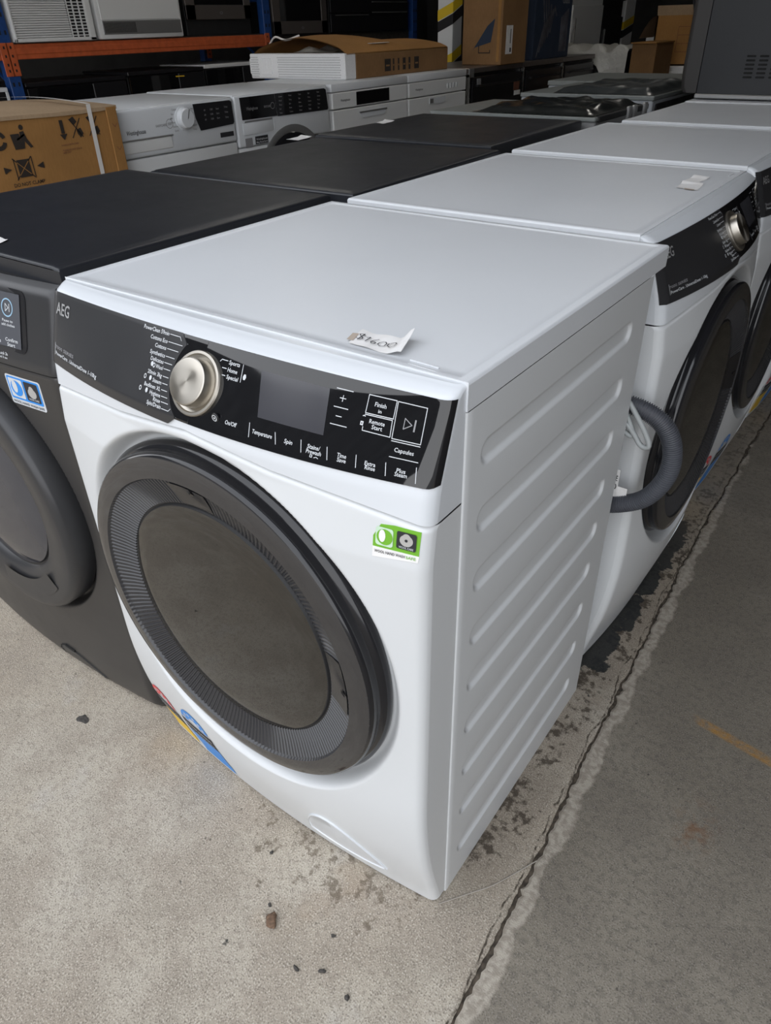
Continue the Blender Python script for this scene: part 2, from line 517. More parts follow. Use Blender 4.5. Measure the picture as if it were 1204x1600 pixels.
# ------------------------------------------------------------------ white front-loading washer
W = .597; H = .847
SIDE = [(0, .020), (.02, .027), (.143, .055), (.25, .066), (.38, .064), (.673, .061), (.727, .054), (.75, .0505), (.763, .047), (.804, .0330), (.836, .022), (.847, .005)]
BOW = [(0, .020), (.02, .022), (.143, .028), (.25, .030), (.727, .030), (.75, .034), (.763, .036), (.804, .024), (.836, .015), (.847, .008)]
def bowx(x): return 1 - (2 * x / W - 1) ** 2
def rnd_edge(x, r=.012):
    d = min(x, W - x)
    if d >= r: return 0.0
    d = max(d, 0.0)
    return r - math.sqrt(max(0, r * r - (r - d) ** 2))
DX, DZ = W / 2, .467
def crease(x): return .722 + .020 * bowx(x) + .010 * max(0, 1 - abs(x - DX) / .12)
def side_y(z):
    if z > .45: return interp(z, SIDE)
    k = min(1, (.45 - z) / .1) * .045
    return sum(interp(max(0.0, z + k * q / 4), SIDE) for q in range(-4, 5)) / 9
def y_raw(x, z, r=.012): return -(side_y(z) + interp(z, BOW) * bowx(x)) + rnd_edge(x, r)
def y_front(x, z):
    y = y_raw(x, z)
    d = math.hypot(x - DX, z - DZ)
    k = 1 - sstep(.2550, .272, d)
    return y * (1 - k) + (-.057) * k
INS = .0018
def ins(x): return INS + x * (W - 2 * INS) / W
def on_front(fn, off):
    def g(x, z, o=off):
        e = .002
        p = Vector((x, fn(x, z), z))
        dx = Vector((2 * e, fn(x + e, z) - fn(x - e, z), 0)); dz = Vector((0, fn(x, z + e) - fn(x, z - e), 2 * e))
        n = dx.cross(dz).normalized()
        p.x = ins(x)
        return p + n * o
    return g
def y_con(x, z): return y_raw(min(max(x, .0), W), z, .012)
XS = [0, .0008, .002, .004, .0065, .009, .012] + lin(.018, W - .018, 90) + [W - .012, W - .009, W - .0065, W - .004, W - .002, W - .0008, W]

def patch(mb, x0, x1, z0, z1, surf, th, m, nx=24, nz=8):
    """thin slab lying on a curved front, with rim."""
    xs = lin(x0, x1, nx); zs = lin(z0, z1, nz)
    mb.grid(lambda x, z: surf(x, z, th), xs, zs, m)
    for a in (x0, x1): mb.grid(lambda z, o, a=a: surf(a, z, o), zs, [-.001, th], m, flip=(a == x0))
    for b in (z0, z1): mb.grid(lambda x, o, b=b: surf(x, b, o), xs, [-.001, th], m, flip=(b == z1))
def outline_patch(mb, pts, surf, th, m):
    n = len(pts)
    P = [surf(x, z, th) for x, z in pts] + [surf(x, z, -.0005) for x, z in pts]
    mb.add(P, [tuple(range(n))] + [(i, n + i, n + (i + 1) % n, (i + 1) % n) for i in range(n)], m)

def white_cabinet(root):
    mb = MB()
    D = .49; zt = .8175
    ribs = [(.744, .031), (.662, .034), (.580, .034), (.497, .034), (.418, .034), (.336, .034), (.248, .034), (.156, .034), (.060, .034)]
    y0r, y1r, rad, sl, dep = .030, .434, .016, .0065, .0042
    def sd(y, z, zl, hh):
        cy, cz = (y0r + y1r) / 2, zl + hh / 2
        qx = abs(y - cy) - (y1r - y0r) / 2 + rad; qz = abs(z - cz) - hh / 2 + rad
        return math.hypot(max(qx, 0), max(qz, 0)) + min(max(qx, qz), 0) - rad
    zs = {0.0, .012, zt}
    for zl, hh in ribs:
        for k in range(12): zs.add(round(zl - .001 + k * .0017, 5)); zs.add(round(zl + hh + .001 - k * .0017, 5))
    zs = sorted(z for z in zs if 0 <= z <= zt)
    yy = [0.0, .0005, .0011, .0022, .012] + lin(y0r - .002, y0r + .022, 14) + lin(.08, .40, 12) + lin(y1r - .022, y1r + .002, 14) + [.47, D]
    def f(y, z):
        d = min(sd(y, z, a, b) for a, b in ribs)
        return (W - dep * sstep(0, -sl, d) - max(0, .0022 - y) ** 2 / .0022, y, z)
    mb.grid(f, yy, zs, 'white')
    mb.box((0, 0, 0), (.004, D, zt), 'white')
    mb.box((.004, D - .004, .0), (W - .0045, D, zt), 'white_old')
    mb.box((.004, .002, .0), (W - .006, D - .004, .02), 'white_old')
    mb.box((.05, D, .55), (W - .05, D + .012, .80), 'white_old', .004)
    return fix_normals_off(mb.build('cabinet', root, 40))
def fix_normals_off(o): return o

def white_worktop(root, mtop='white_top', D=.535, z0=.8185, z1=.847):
    mb = MB()
    def f(x, y):
        d = min(x, W - x, y + .004, D - y)
        z = z1 - .0011 * sstep(.011, .0135, d)
        e = min(x, W - x, D - y)
        z -= max(0, .003 - e) ** 2 / .003
        return (x, y, z)
    xs = [0, .001, .002, .003, .010, .011, .012, .0135, .02, .3, W - .02, W - .0135, W - .012, W - .011, W - .010, W - .003, W - .002, W - .001, W]
    yv = [.0, .007, .008, .0095, .02, .25, D - .02, D - .0135, D - .012, D - .011, D - .01, D - .003, D - .002, D - .001, D]
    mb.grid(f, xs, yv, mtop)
    e = z1 - .003
    mb.add([(0, 0, e), (W, 0, e), (W, D, e), (0, D, e), (0, 0, z0), (W, 0, z0), (W, D, z0), (0, D, z0), (0, 0, z1), (W, 0, z1)],
           [(1, 2, 6, 5), (2, 3, 7, 6), (3, 0, 4, 7), (4, 5, 6, 7), (0, 1, 5, 4), (8, 9, 1, 0)], mtop)
    # pressed highlights: two short ridges by the front corner
    for a, b, y in ((.525, .558, .0135), (.529, .561, .0045)):
        mb.tube([(a, y + .002, z1 - .0006), ((a + b) / 2, y + .001, z1 - .0005), (b, y, z1 - .0006)], .0008, mtop, 6)
    return mb.build('worktop', root, 40)

def make_white_washer(label):
    root = thing('washing_machine', label, 'washing machine')
    white_cabinet(root)
    white_worktop(root)
    # upper front module with nose, side returns
    con = MB()
    nz = 34
    def fc(x, t):
        zb = crease(x); z = zb + (H - zb) * t
        return (ins(x), y_con(x, z), z - .0016 * sstep(.842, H, z))
    ts = [0, .012, .03] + lin(.06, .9, nz) + [.92, .94, .955, .97, .98, .99, 1.0]
    con.grid(fc, XS, ts, 'white_plastic')
    con.grid(lambda x, k: (ins(x), y_con(x, H) * (1 - k) + .002 * k, H - .0016), XS, [0, .5, 1], 'white_plastic')
    for a in (0, W):
        zb = crease(a)
        con.grid(lambda t, k, a=a, zb=zb: (ins(a), y_con(a, zb + (H - zb) * t) * (1 - k) + .002 * k, fc(a, t)[2]), ts, [0, .5, 1], 'white_plastic', flip=(a == W))
    con.grid(lambda x, k: (ins(x), y_con(x, crease(x)) * (1 - k), crease(x)), XS, [0, 1], 'white_plastic', flip=True)
    con.build('console', root, 35)
    # lower front panel with dished door surround
    fp = MB()
    def ff(x, t):
        zt = crease(x) - .0022; z = .004 + (zt - .004) * t
        y = y_front(x, z)
        if zt - z < .006: y += (.006 - (zt - z)) ** 2 / .006 * .9
        return (ins(x), y, z)
    tz = [0, .006, .015, .025] + lin(.04, .98, 250) + [.985, .989, .992, .994, .996, .998, 1.0]
    fp.grid(ff, XS[:7] + lin(.018, W - .018, 220) + XS[-7:], tz, 'white')
    for a in (0, W):
        fp.grid(lambda t, k, a=a: (ins(a), ff(a, t)[1] * (1 - k) + .002 * k, ff(a, t)[2]), tz, [0, 1], 'white', flip=(a == W))
    fp.grid(lambda x, k: (ins(x), ff(x, 0)[1] * (1 - k), .004), XS, [0, 1], 'white', flip=True)
    fp.build('front_panel', root, 75)
    S = on_front(y_con, .0008)
    # matt panel on the left
    mp = MB()
    zz = lin(.7525, .8362, 12)
    def clipx(z):
        # right-hand border: bevelled corner, then an arc around the knob
        rr_ = .0415
        d = rr_ ** 2 - (z - .799) ** 2
        xa = .3085 - (math.sqrt(d) if d > 0 else 0)
        if z > .829: return min(xa, .2686 + (.8362 - z) * 1.25)
        if z < .7612: return .2875 - (.7612 - z) * 1.4
        return xa
    zs2 = lin(.7525, .8362, 40)
    mp.grid(lambda t, z: S(.0015 + (clipx(z) - .0015) * t, z, .0018), lin(0, 1, 40), zs2, 'panel_matte')
    mp.grid(lambda z, o: S(clipx(z), z, o), zs2, [-.001, .0018], 'panel_matte')
    mp.grid(lambda t, o: S(.0015 + (clipx(.7525) - .0015) * t, .7525, o), lin(0, 1, 40), [-.001, .0018], 'panel_matte')
    mp.grid(lambda t, o: S(.0015 + (clipx(.8362) - .0015) * t, .8362, o), lin(0, 1, 40), [-.001, .0018], 'panel_matte', flip=True)
    lp = mp.build('programme_panel', root, 40)
    L = lambda x, z: S(x, z, .0023)
    tx = MB()
    put_text(tx, 'AEG', .0161, .0495, .8187, .0135, 'text_silver', L)
    put_text(tx, '7000 SERIES', .0190, .0720, .7738, .0036, 'text_grey', L)
    put_text(tx, 'PowerCare . UniversalDose 1-10kg', .0205, .1340, .7668, .0040, 'text_white', L)
    ribbon(tx, [(.0180, .778), (.0180, .7640)], .0007, 'text_white', L)
    for s, a, b, z in (('PowerClean 59min', .2045, .2484, .8326), ('Cottons Eco', .2194, .2486, .8255), ('Cottons', .2300, .2491, .8192),
                       ('Synthetics', .2242, .2501, .8122), ('Delicates', .2281, .2503, .8063), ('Wool', .2394, .2515, .8007), ('20min 3kg', .2285, .2533, .7939),
                       ('Steam', .2398, .2552, .7877), ('Bedlinen XL', .2280, .2564, .7818), ('Hygiene', .2402, .2588, .7762), ('Rinse', .2487, .2608, .7713), ('Spin/Drain', .2394, .2640, .7665)):
        put_text(tx, s, a, b, z, .0037, 'text_white', L)
        x1 = .3085 - math.sqrt(max(.0004, .0435 ** 2 - (z - .799) ** 2)) - .001
        if s.startswith('PowerClean'): ribbon(tx, [(b + .0015, z), (.2665, z), (.2695, z - .003)], .0006, 'text_white', L)
        elif s.startswith('Spin'): ribbon(tx, [(b + .0015, z - .001), (.2770, z - .001), (.2795, z + .0015)], .0006, 'text_white', L)
        elif x1 > b + .003: ribbon(tx, [(b + .0015, z), (x1, z)], .0006, 'text_white', L)
        else: ribbon(tx, [(b + .0015, z), (b + .0045, z)], .0006, 'text_white', L)
    for cx, cz, full in ((.2335, .8015, 1), (.2365 - .0095, .7885, 0), (.2365, .7885, 1), (.2320 - .0085, .7765, 0), (.2350, .7765, 1), (.2372, .8008, 0)):
        disc(tx, cx - .001, cz, .0021, .0024, 'text_white', L, 12, 0 if full else .6)
    tx.build('panel_lettering', lp, 0, kind='stuff')
    # glossy panel on the right
    gp = MB()
    xr = lin(.3085, W - .012, 40) + [W - .009, W - .0065, W - .004, W - .002, W - .0006]
    def zlo(x): return .7605 + sstep(W - .006, W, x) * .002
    zg = lin(0, 1, 14)
    gp.grid(lambda x, t: S(x, zlo(x) + (.8362 - zlo(x)) * t, .0012), xr, zg, 'panel_gloss')
    gp.grid(lambda x, o: S(x, zlo(x), o), xr, [-.001, .0012], 'panel_gloss')
    gp.grid(lambda x, o: S(x, .8362, o), xr, [-.001, .0012], 'panel_gloss', flip=True)
    a = xr[-1]
    gp.grid(lambda t, o, a=a: S(a, zlo(a) + (.8362 - zlo(a)) * t, o), zg, [-.001, .0012], 'panel_gloss')
    zk = lin(.7605, .8362, 40)
    gp.grid(lambda t, z: S(clipx(z) + .0006 + (.3085 - clipx(z) - .0006) * t, z, .0012), lin(0, 1, 14), zk, 'panel_gloss')
    for zz_ in (.7605, .8362): gp.grid(lambda t, o: S(clipx(zz_) + .0006 + (.3085 - clipx(zz_) - .0006) * t, zz_, o), lin(0, 1, 14), [-.001, .0012], 'panel_gloss', flip=(zz_ > .8))
    g = gp.build('control_panel', root, 40)
    dp = MB()
    dp.grid(lambda u, v: S(.3985 + (.3885 - .3985) * v + u * (.0793 + (.0845 - .0793) * v), .7857 + v * .039, .0015), lin(0, 1, 8), lin(0, 1, 5), 'display_grey')
    dp.build('display', g, 40)
    G = lambda x, z: S(x, z, .0016)
    tx = MB()
    for s, a, b, z in (('Sports', .3445, .3598, .8238), ('Home', .3450, .3586, .8174), ('Special', .3458, .3619, .8114), ('On/Off', .3598, .3755, .7737),
                       ('Temperature', .3966, .4218, .7732), ('Spin', .4369, .4465, .7729), ('Stains/', .4638, .4780, .7740), ('Prewash', .4636, .4804, .7699),
                       ('Time', .4971, .5069, .7730), ('Save', .4981, .5075, .7692), ('Extra', .5265, .5375, .7719), ('Rinse', .5275, .5379, .7684),
                       ('Plus', .5584, .5671, .7718), ('Steam', .5572, .5692, .7684), ('Finish', .5237, .5357, .8212), ('in', .5285, .5319, .8162),
                       ('Remote', .5218, .5378, .8067), ('Start', .5253, .5363, .8024), ('Capsules', .5522, .5712, .7884)):
        put_text(tx, s, a, b, z, .0036 if s not in ('in',) else .003, 'text_white', G)
    lw = .0007
    for x0, z0, x1, z1 in ((.3641, .8251, .3656, .8099), (.391, .7792, .394, .7674), (.4241, .7776, .4278, .7679), (.4553, .7773, .4583, .7672), (.4849, .7771, .4878, .7665),
                           (.5164, .7765, .5184, .766), (.5468, .7759, .5488, .765), (.5763, .7773, .5782, .7639), (.5475, .795, .5756, .7951), (.5487, .7817, .5767, .7817),
                           (.4805, .8266, .4987, .8266), (.4817, .8115, .4973, .8115), (.482, .797, .500, .797), (.4862, .8042, .4922, .8042), (.4862, .8194, .4926, .8194), (.4894, .8218, .4894, .8168),
                           (.334, .8245, .3425, .8245), (.332, .8225, .334, .8245), (.337, .8178, .343, .8178), (.339, .8116, .3435, .8116)):
        ribbon(tx, [(x0, z0), (x1, z1)], lw, 'text_white', G)
    for pts in ([(.516, .8277), (.5448, .8279), (.5448, .8127), (.516, .8125), (.516, .8277)],
                [(.516, .8112), (.5443, .8114), (.5453, .7974), (.5166, .7978), (.5164, .801)],
                [(.5462, .8276), (.5752, .8276), (.5756, .7970), (.5474, .7968), (.5462, .8276)]):
        ribbon(tx, pts, .0007, 'text_white', G)
    ribbon(tx, [(.5563, .8155), (.5563, .8065), (.5640, .8110), (.5563, .8155)], .0008, 'text_grey', G)
    ribbon(tx, [(.5668, .8155), (.5668, .8065)], .0016, 'text_grey', G)
    disc(tx, .3664 + .003, .8150, .0022, .0028, 'text_white', G, 6)
    disc(tx, .5146, .8035, .0022, .0024, 'text_white', G, 4, .35, PI / 4, 2.25 * PI)
    disc(tx, .5155, .8085, .0020, .0020, 'text_white', G, 6, .6, PI / 5, PI * .8)
    disc(tx, .4700, .7664, .0020, .0017, 'text_white', G, 4, .55, PI / 4, 2.25 * PI)
    ribbon(tx, [(.4735, .7655), (.476, .7664), (.478, .7655)], .0006, 'text_white', G)
    tx.build('panel_lettering', g, 0, kind='stuff')
    # on/off button
    c = S(.3462, .7750, .0012)
    bt = MB()
    bt.lathe([(.0052, 0), (.0052, -.0016), (.0046, -.0022), (0, -.0022)], c, 'black', 24, flip=True)
    bt.lathe([(.0036, -.0026), (.0026, -.0026)], c, 'text_white', 20, flip=True)
    bt.lathe([(.0012, -.0026), (0, -.0026)], c, 'text_white', 10, flip=True)
    bt.build('power_button', g, 30)
    # knob
    kc = S(.307, .7975, .0012)
    nrm = (S(.307, .7975, 1.0) - S(.307, .7975, 0.0)).normalized()
    kb = bpy.data.objects.new('knob_pivot', None)
    Rk = Vector((0, -1, 0)).rotation_difference(nrm).to_matrix().to_4x4()
    def kmesh(name, prof, m, parent, n=72):
        mb = MB(); mb.lathe(prof, (0, 0, 0), m, n, flip=True)
        o = mb.build(name, parent, 35)
        return o
    bpy.data.objects.remove(kb)
    kr = kmesh('programme_knob', [(.0262, .001), (.0262, -.003), (.0258, -.0050), (.0254, -.0125), (.0250, -.0140), (.0240, -.0146)], 'knob_ring', root)
    kr.location = kc; kr.rotation_euler = Rk.to_euler()
    kf = kmesh('knob_face', [(.0241, -.0146), (.0236, -.0148), (.012, -.0145), (0, -.0143)], 'knob', kr)
    ko = kmesh('knob_surround', [(.0350, .003), (.0350, -.0020), (.0340, -.0034), (.0312, -.0036), (.0300, -.0018), (.0270, -.0010), (.0240, .0)], 'knob_ring', kr)
    # door
    d = MB()
    yc = 0.0
    d.lathe([(.232, -.052), (.249, -.054), (.2525, -.060), (.2525, -.067), (.2485, -.0725), (.2450, -.0745), (.2440, -.0790), (.2455, -.0830), (.2440, -.0885), (.2415, -.0905)], (DX, 0, DZ), 'door_rim', 128, flip=True)
    door = d.build('door', root, 40)
    fc_ = MB()
    fc_.lathe([(.2415, -.0905), (.2395, -.0915), (.2250, -.0935), (.2150, -.0945)], (DX, 0, DZ), 'door_face', 160, flip=True)
    fc_.build('door_face', door, 40)
    lv = MB()
    nf = 190
    prof0 = [(.2150, -.0945), (.2130, -.0915), (.1930, -.0840), (.1760, -.0790)]
    prof1 = [(.2150, -.0945), (.2130, -.0900), (.1930, -.0823), (.1760, -.0772)]
    P = []; F = []
    for i in range(nf):
        for k in range(4):
            a = 2 * PI * (i + (0, .30, .5, .80)[k]) / nf
            pr = prof0 if k < 2 else prof1
            for r, h in pr: P.append((DX + r * math.cos(a), h, DZ + r * math.sin(a)))
    n4 = nf * 4
    for i in range(n4):
        j = (i + 1) % n4
        for q in range(3): F.append((i * 4 + q, i * 4 + q + 1, j * 4 + q + 1, j * 4 + q))
    lv.add(P, F, 'louvre')
    lv.build('louvre_ring', door, 25)
    gl = MB()
    gl.lathe([(.1765, -.0772), (.1740, -.0770), (.1725, -.0800), (.1715, -.0805)], (DX, 0, DZ), 'rubber', 96, flip=True)
    gl.lathe([(.1715, -.0805), (.160, -.0835), (.145, -.0850), (.11, -.0865), (.06, -.0878), (0, -.0880)], (DX, 0, DZ), 'door_glass', 96, flip=True)
    gl.build('door_glass', door, 30)
    # two smooth dark patches in the louvre ring
    for ang, half in ((1.62, .15), (.07, .20)):
        lw_ = MB()
        a0, a1 = ang - half, ang + half
        lw_.lathe([(.2110, -.0925), (.1930, -.0850), (.1780, -.0802)], (DX, 0, DZ), 'door_rim', 12, a0, a1, flip=True)
        lw_.lathe([(.2080, -.0925), (.2000, -.0890)], (DX, 0, DZ), 'panel_gloss', 8, ang - .05, ang - .02, flip=True)
        lw_.build('smooth_patch', door, 30)
    # filter flap in the plinth
    F_ = on_front(y_front, .001)
    fl = MB()
    pts = []
    x0, x1 = .378, .522
    for i in range(25):
        t = i / 24; pts.append((x0 + (x1 - x0) * t, .050 + .104 * math.sin(PI * t ** .80) ** .75 * (1.0 - .30 * t)))
    for i in range(1, 24):
        t = 1 - i / 24; pts.append((x0 + (x1 - x0) * t, .050 - .016 * math.sin(PI * t) ** .6))
    pts = [(x, z) for x, z in pts][::-1]
    cx = sum(p[0] for p in pts) / len(pts); cz = sum(p[1] for p in pts) / len(pts)
    n = len(pts)
    V = []
    for k, o in ((1.0, -.002), (1.0, .0022), (.97, .0026), (.945, .0012), (.6, .0014), (.2, .0014)):
        V += [F_(cx + (x - cx) * k, cz + (z - cz) * k, o) for x, z in pts]
    FF = [(q * n + i, (q + 1) * n + i, (q + 1) * n + (i + 1) % n, q * n + (i + 1) % n) for q in range(5) for i in range(n)] + [tuple(5 * n + i for i in range(n))]
    fl.add(V, FF, 'white_plastic')
    fix_normals(fl.build('filter_flap', root, 40))
    # energy and water labels low on the front
    T = lambda x, z: F_(x, z, .0007)
    def rating(name, xc, zc, R, arc, base):
        lb = MB()
        lb.grid(lambda x, z: F_(x, z, .0004), lin(xc - R * 1.15, xc + R * 1.15, 8), lin(.016, zc - .002, 14), 'paper')
        disc(lb, xc, zc, R, R, arc, T, 24, .45, 0, PI)
        for i in range(6):
            a = PI * (.10 + .16 * i); disc(lb, xc + R * .74 * math.cos(a), zc + R * .74 * math.sin(a), .0042, .0042, 'text_white', lambda x, z: F_(x, z, .001), 5)
        lb.grid(lambda x, z: F_(x, z, .0008), lin(xc - R * 1.15, xc + R * 1.15, 8), lin(zc - .046, zc - .004, 5), 'text_dark')
        lb.grid(lambda x, z: F_(x, z, .0008), lin(xc - R * 1.15, xc + R * 1.15, 8), lin(.018, zc - .046, 14), base)
        put_text(lb, 'A joint government and industry program' if base == 'yellow' else 'WATER RATING', xc - R, xc + R, zc - .018, .007, 'text_white', lambda x, z: F_(x, z, .0012))
        put_text(lb, 'ENERGY RATING' if base == 'yellow' else 'A joint government program', xc - R, xc + R, zc - .035, .007, 'text_white', lambda x, z: F_(x, z, .0012))
        return lb.build(name, root, 0)
    rating('energy_label', .046, .128, .036, 'red', 'yellow')
    rating('water_label', .150, .150, .036, 'blue', 'blue')
    # green wool care sticker
    st = MB()
    Q = on_front(y_front, .0008)
    gq = lambda o: (lambda x, z: Q(x, z, o))
    outline_patch(st, [(.5402, .6835), (.5878, .6895), (.5885, .7165), (.562, .7170), (.5475, .7150), (.5402, .7010)][::1], Q, .0006, 'green')
    outline_patch(st, [(.5402, .6835 - .0055), (.5875, .6835), (.5882, .6905), (.5402, .6895)], Q, .0008, 'paper')
    st.poly(rrect(.5430, .6925, .5612, .7125, .003), 'green_pale', gq(.0011))
    disc(st, .5525, .7025, .0085, .0085, 'green', gq(.0014), 20)
    disc(st, .5500, .7035, .0035, .0068, 'paper', gq(.0017), 16)
    st.poly(rrect(.5648, .6945, .5848, .7130, .002), 'text_dark', gq(.0011))
    disc(st, .5748, .7045, .0068, .0062, 'text_silver', gq(.0014), 18)
    disc(st, .5748, .7080, .0040, .0040, 'text_silver', gq(.0015), 14)
    disc(st, .5748, .7048, .0016, .0016, 'text_dark', gq(.0018), 8)
    put_text(st, 'WOOL CARE', .5675, .5825, .6968, .0022, 'text_white', gq(.0015))
    put_text(st, 'WOOL HAND WASH', .5425, .5745, .6852, .0030, 'text_dark', lambda x, z: Q(x, z + (x - .54) * .05, .0014))
    put_text(st, 'SAFE', .5755, .5855, .6850, .0030, 'green', lambda x, z: Q(x, z + (x - .54) * .05, .0014))
    st.build('wool_sticker', root, 0)
    return root

main = make_white_washer('nearest white washing machine with ribbed side, black door and handwritten price on top')
GROUP_W = 'white washing machines facing right'
ROW = [(.545, .567, 'second white washing machine, behind the grey hose, two price slips on its top'),
       (.535, 1.215, 'third white washing machine in the right-facing row, bare top'),
       (.555, 1.880, 'fourth white washing machine of the right-facing row, in front of the dark dryer'),
       (.545, 2.520, 'farthest white washing machine, under the charcoal dryer')]
row_roots = []
for x, y, lab in ROW:
    o = copy_tree(main); place(o, lab, (x, y, 0), PI / 2); row_roots.append(o)
    if len(row_roots) == 1:
        for k in KIDS(o):
            if k.name.startswith(('energy_label', 'water_label', 'wool_sticker')): bpy.data.objects.remove(k)

# drain hose and cord belong to the nearest machine only
def bez(pts, n):
    pts = [Vector(p) for p in pts]; out = []
    P = [2 * pts[0] - pts[1]] + pts + [2 * pts[-1] - pts[-2]]
    for i in range(1, len(P) - 2):
        for k in range(n):
            t = k / n; a, b, c, d = P[i - 1], P[i], P[i + 1], P[i + 2]
            out.append(.5 * ((2 * b) + (c - a) * t + (2 * a - 5 * b + 4 * c - d) * t * t + (3 * b - a - 3 * c + d) * t ** 3))
    return out + [pts[-1]]
hp = bez([(.50, .512, .405), (.56, .520, .418), (.600, .526, .428), (.640, .528, .455), (.664, .528, .505), (.662, .528, .555), (.640, .528, .590), (.600, .526, .607), (.55, .520, .608), (.48, .512, .59)], 54)
MB().tube(hp, lambda i: .0150 if i % 4 < 2 else .0128, 'hose', 14).build('drain_hose', main, 60)
cd = MB()
cd.tube(bez([(.53, .505, .665), (.575, .503, .640), (.612, .500, .600), (.634, .498, .566), (.622, .499, .560), (.598, .501, .585), (.54, .505, .625)], 10), .0042, 'cord', 8)
cd.tube(bez([(.53, .509, .648), (.572, .507, .625), (.598, .503, .590), (.606, .502, .572), (.592, .503, .574), (.545, .507, .605)], 10), .0042, 'cord', 8)
cd.tube(bez([(.55, .505, .565), (.578, .504, .580), (.588, .503, .560), (.590, .502, .540), (.578, .503, .533), (.55, .505, .545)], 10), .0036, 'cord', 8)
cd.build('power_cord', main, 60)
hc = MB().box((.54, .492, .385), (.588, .520, .402), 'black_matt', .003).box((.575, .50, .372), (.584, .512, .387), 'black_matt', .002)
hc.build('hose_clip', main, 30)
tg = MB().box((.566, .525, .448), (.592, .526, .492), 'paper').box((.586, .5265, .438), (.608, .5275, .460), 'paper')
put_text(tg, 'CODE', .569, .590, .476, .010, 'text_dark', lambda x, z: (x, .5242, z))
put_text(tg, '4310', .569, .590, .460, .010, 'text_dark', lambda x, z: (x, .5242, z))
tg.build('rear_tag', main, 0)

# ------------------------------------------------------------------ charcoal washer
DS = [(0, .052), (.02, .062), (.48, .062), (.70, .058), (.712, .058), (.81, .030), (.8235, .022)]
def make_dark_washer(label):
    root = thing('washing_machine', label, 'washing machine')
    Dd = .50
    mb = MB()
    mb.box((0, 0, 0), (W, Dd, .818), 'char_side', .003)
    mb.box((.03, Dd, .1), (W - .03, Dd + .012, .78), 'char_top', .004)
    mb.build('cabinet', root, 35)
    DB = .552
    wt = MB()
    def f(x, y):
        d = min(x, W - x, DB - y); e = min(x, W - x, DB - y, y + .012)
        z = .847 - .0012 * (1 - sstep(.010, .016, d)) - max(0, .004 - e) ** 2 / .004
        return (x, y, z)
    xs = [0, .001, .002, .004, .010, .013, .016, .03, .3, W - .03, W - .016, W - .013, W - .01, W - .004, W - .002, W - .001, W]
    yv = [-.012, -.011, -.010, -.008, .0, .25, DB - .03, DB - .016, DB - .013, DB - .01, DB - .004, DB - .002, DB - .001, DB]
    wt.grid(f, xs, yv, 'char_top')
    a, b = .8418, .8200
    wt.add([(0, -.012, a), (W, -.012, a), (W, DB, a), (0, DB, a), (0, -.012, b), (W, -.012, b), (W, DB, b), (0, DB, b)],
           [(0, 1, 5, 4), (1, 2, 6, 5), (2, 3, 7, 6), (3, 0, 4, 7), (4, 5, 6, 7)], 'char_top')
    wt.build('worktop', root, 40)
    yb = lambda x, z: -(interp(z, DS) + .018 * bowx(x)) + rnd_edge(x, .014)
    zc0 = .706
    con = MB()
    zs = [zc0, zc0 + .002, zc0 + .006] + lin(.72, .80, 14) + [.808, .814, .819, .8235]
    con.grid(lambda x, z: (x, yb(x, z) + max(0, z - .815) * 1.2, z), XS, zs, 'char_console')
    con.grid(lambda x, k: (x, (yb(x, .8235) + .0102) * (1 - k) - .005 * k, .8235 - .004 * k), XS, [0, 1], 'black_matt')
    for q in (0, W): con.grid(lambda z, k, q=q: (q, (yb(q, z) + max(0, z - .815) * 1.2) * (1 - k), z), zs, [0, 1], 'char_console', flip=(q == W))
    con.grid(lambda x, k: (x, yb(x, zc0) * (1 - k), zc0), XS, [0, 1], 'char_console', flip=True)
    con.build('console', root, 40)
    S = on_front(lambda x, z: yb(x, z), .001)
    tp = MB()
    outline_patch(tp, rrect(.235, .728, .540, .8120, .012)[::1], S, .0012, 'black')
    tp.grid(lambda u, v: S(.238 + u * .299, .731 + v * .078, .0017) if True else None, lin(.03, .97, 12), lin(.03, .97, 5), 'display_blue')
    pnl = tp.build('touch_panel', root, 0)
    L = lambda x, z: S(x, z, .0022)
    tx = MB()
    ox = .64
    disc(tx, ox - .1396, .7865, .0130, .0125, 'text_blue', L, 28, .86)
    ribbon(tx, [(ox - .1435, .7915), (ox - .1435, .7815), (ox - .1370, .7865), (ox - .1435, .7915)], .0011, 'text_white', L)
    ribbon(tx, [(ox - .1348, .7915), (ox - .1348, .7815)], .0012, 'text_white', L)
    for s, x0, x1, z, h in (('Saver', -.182, -.159, .7948, .0050), ('End', -.176, -.161, .7747, .0050), ('Pause to', -.152, -.128, .7690, .0036), ('add clothes', -.154, -.124, .7635, .0036),
                            ('Rinse', -.180, -.158, .7395, .0050), ('Confirm', -.147, -.119, .7435, .0048), ('Start', -.143, -.125, .7370, .0048), ('Temp', -.240, -.215, .7395, .0050), ('Delay', -.240, -.212, .7948, .0050)):
        put_text(tx, s, ox + x0, ox + x1, z, h, 'text_white', L)
    ribbon(tx, [(ox - .178, .7860), (ox - .159, .7860)], .0009, 'text_white', L)
    tx.build('panel_lettering', pnl, 0, kind='stuff')
    t2 = MB()
    L2 = lambda x, z: S(x, z, .0008)
    put_text(t2, 'L', ox - .172, ox - .166, .7225, .005, 'text_white', L2)
    put_text(t2, 'Lock 3s', ox - .166, ox - .146, .7220, .0042, 'text_white', L2)
    put_text(t2, 'Hold 3 sec', ox - .170, ox - .147, .7165, .0030, 'text_white', L2)
    t2.build('console_lettering', root, 0, kind='stuff')
    dx, dz = W / 2, .437
    fp = MB()
    def ff(x, z):
        y = yb(x, z)
        d = math.hypot(x - dx, z - dz)
        k = 1 - sstep(.2545, .267, d)
        if z < .09: y += (.09 - z) ** 2 * 1.0
        if .704 - z < .003: y += (.003 - (.704 - z)) * .5
        return y * (1 - k) + (-.050) * k
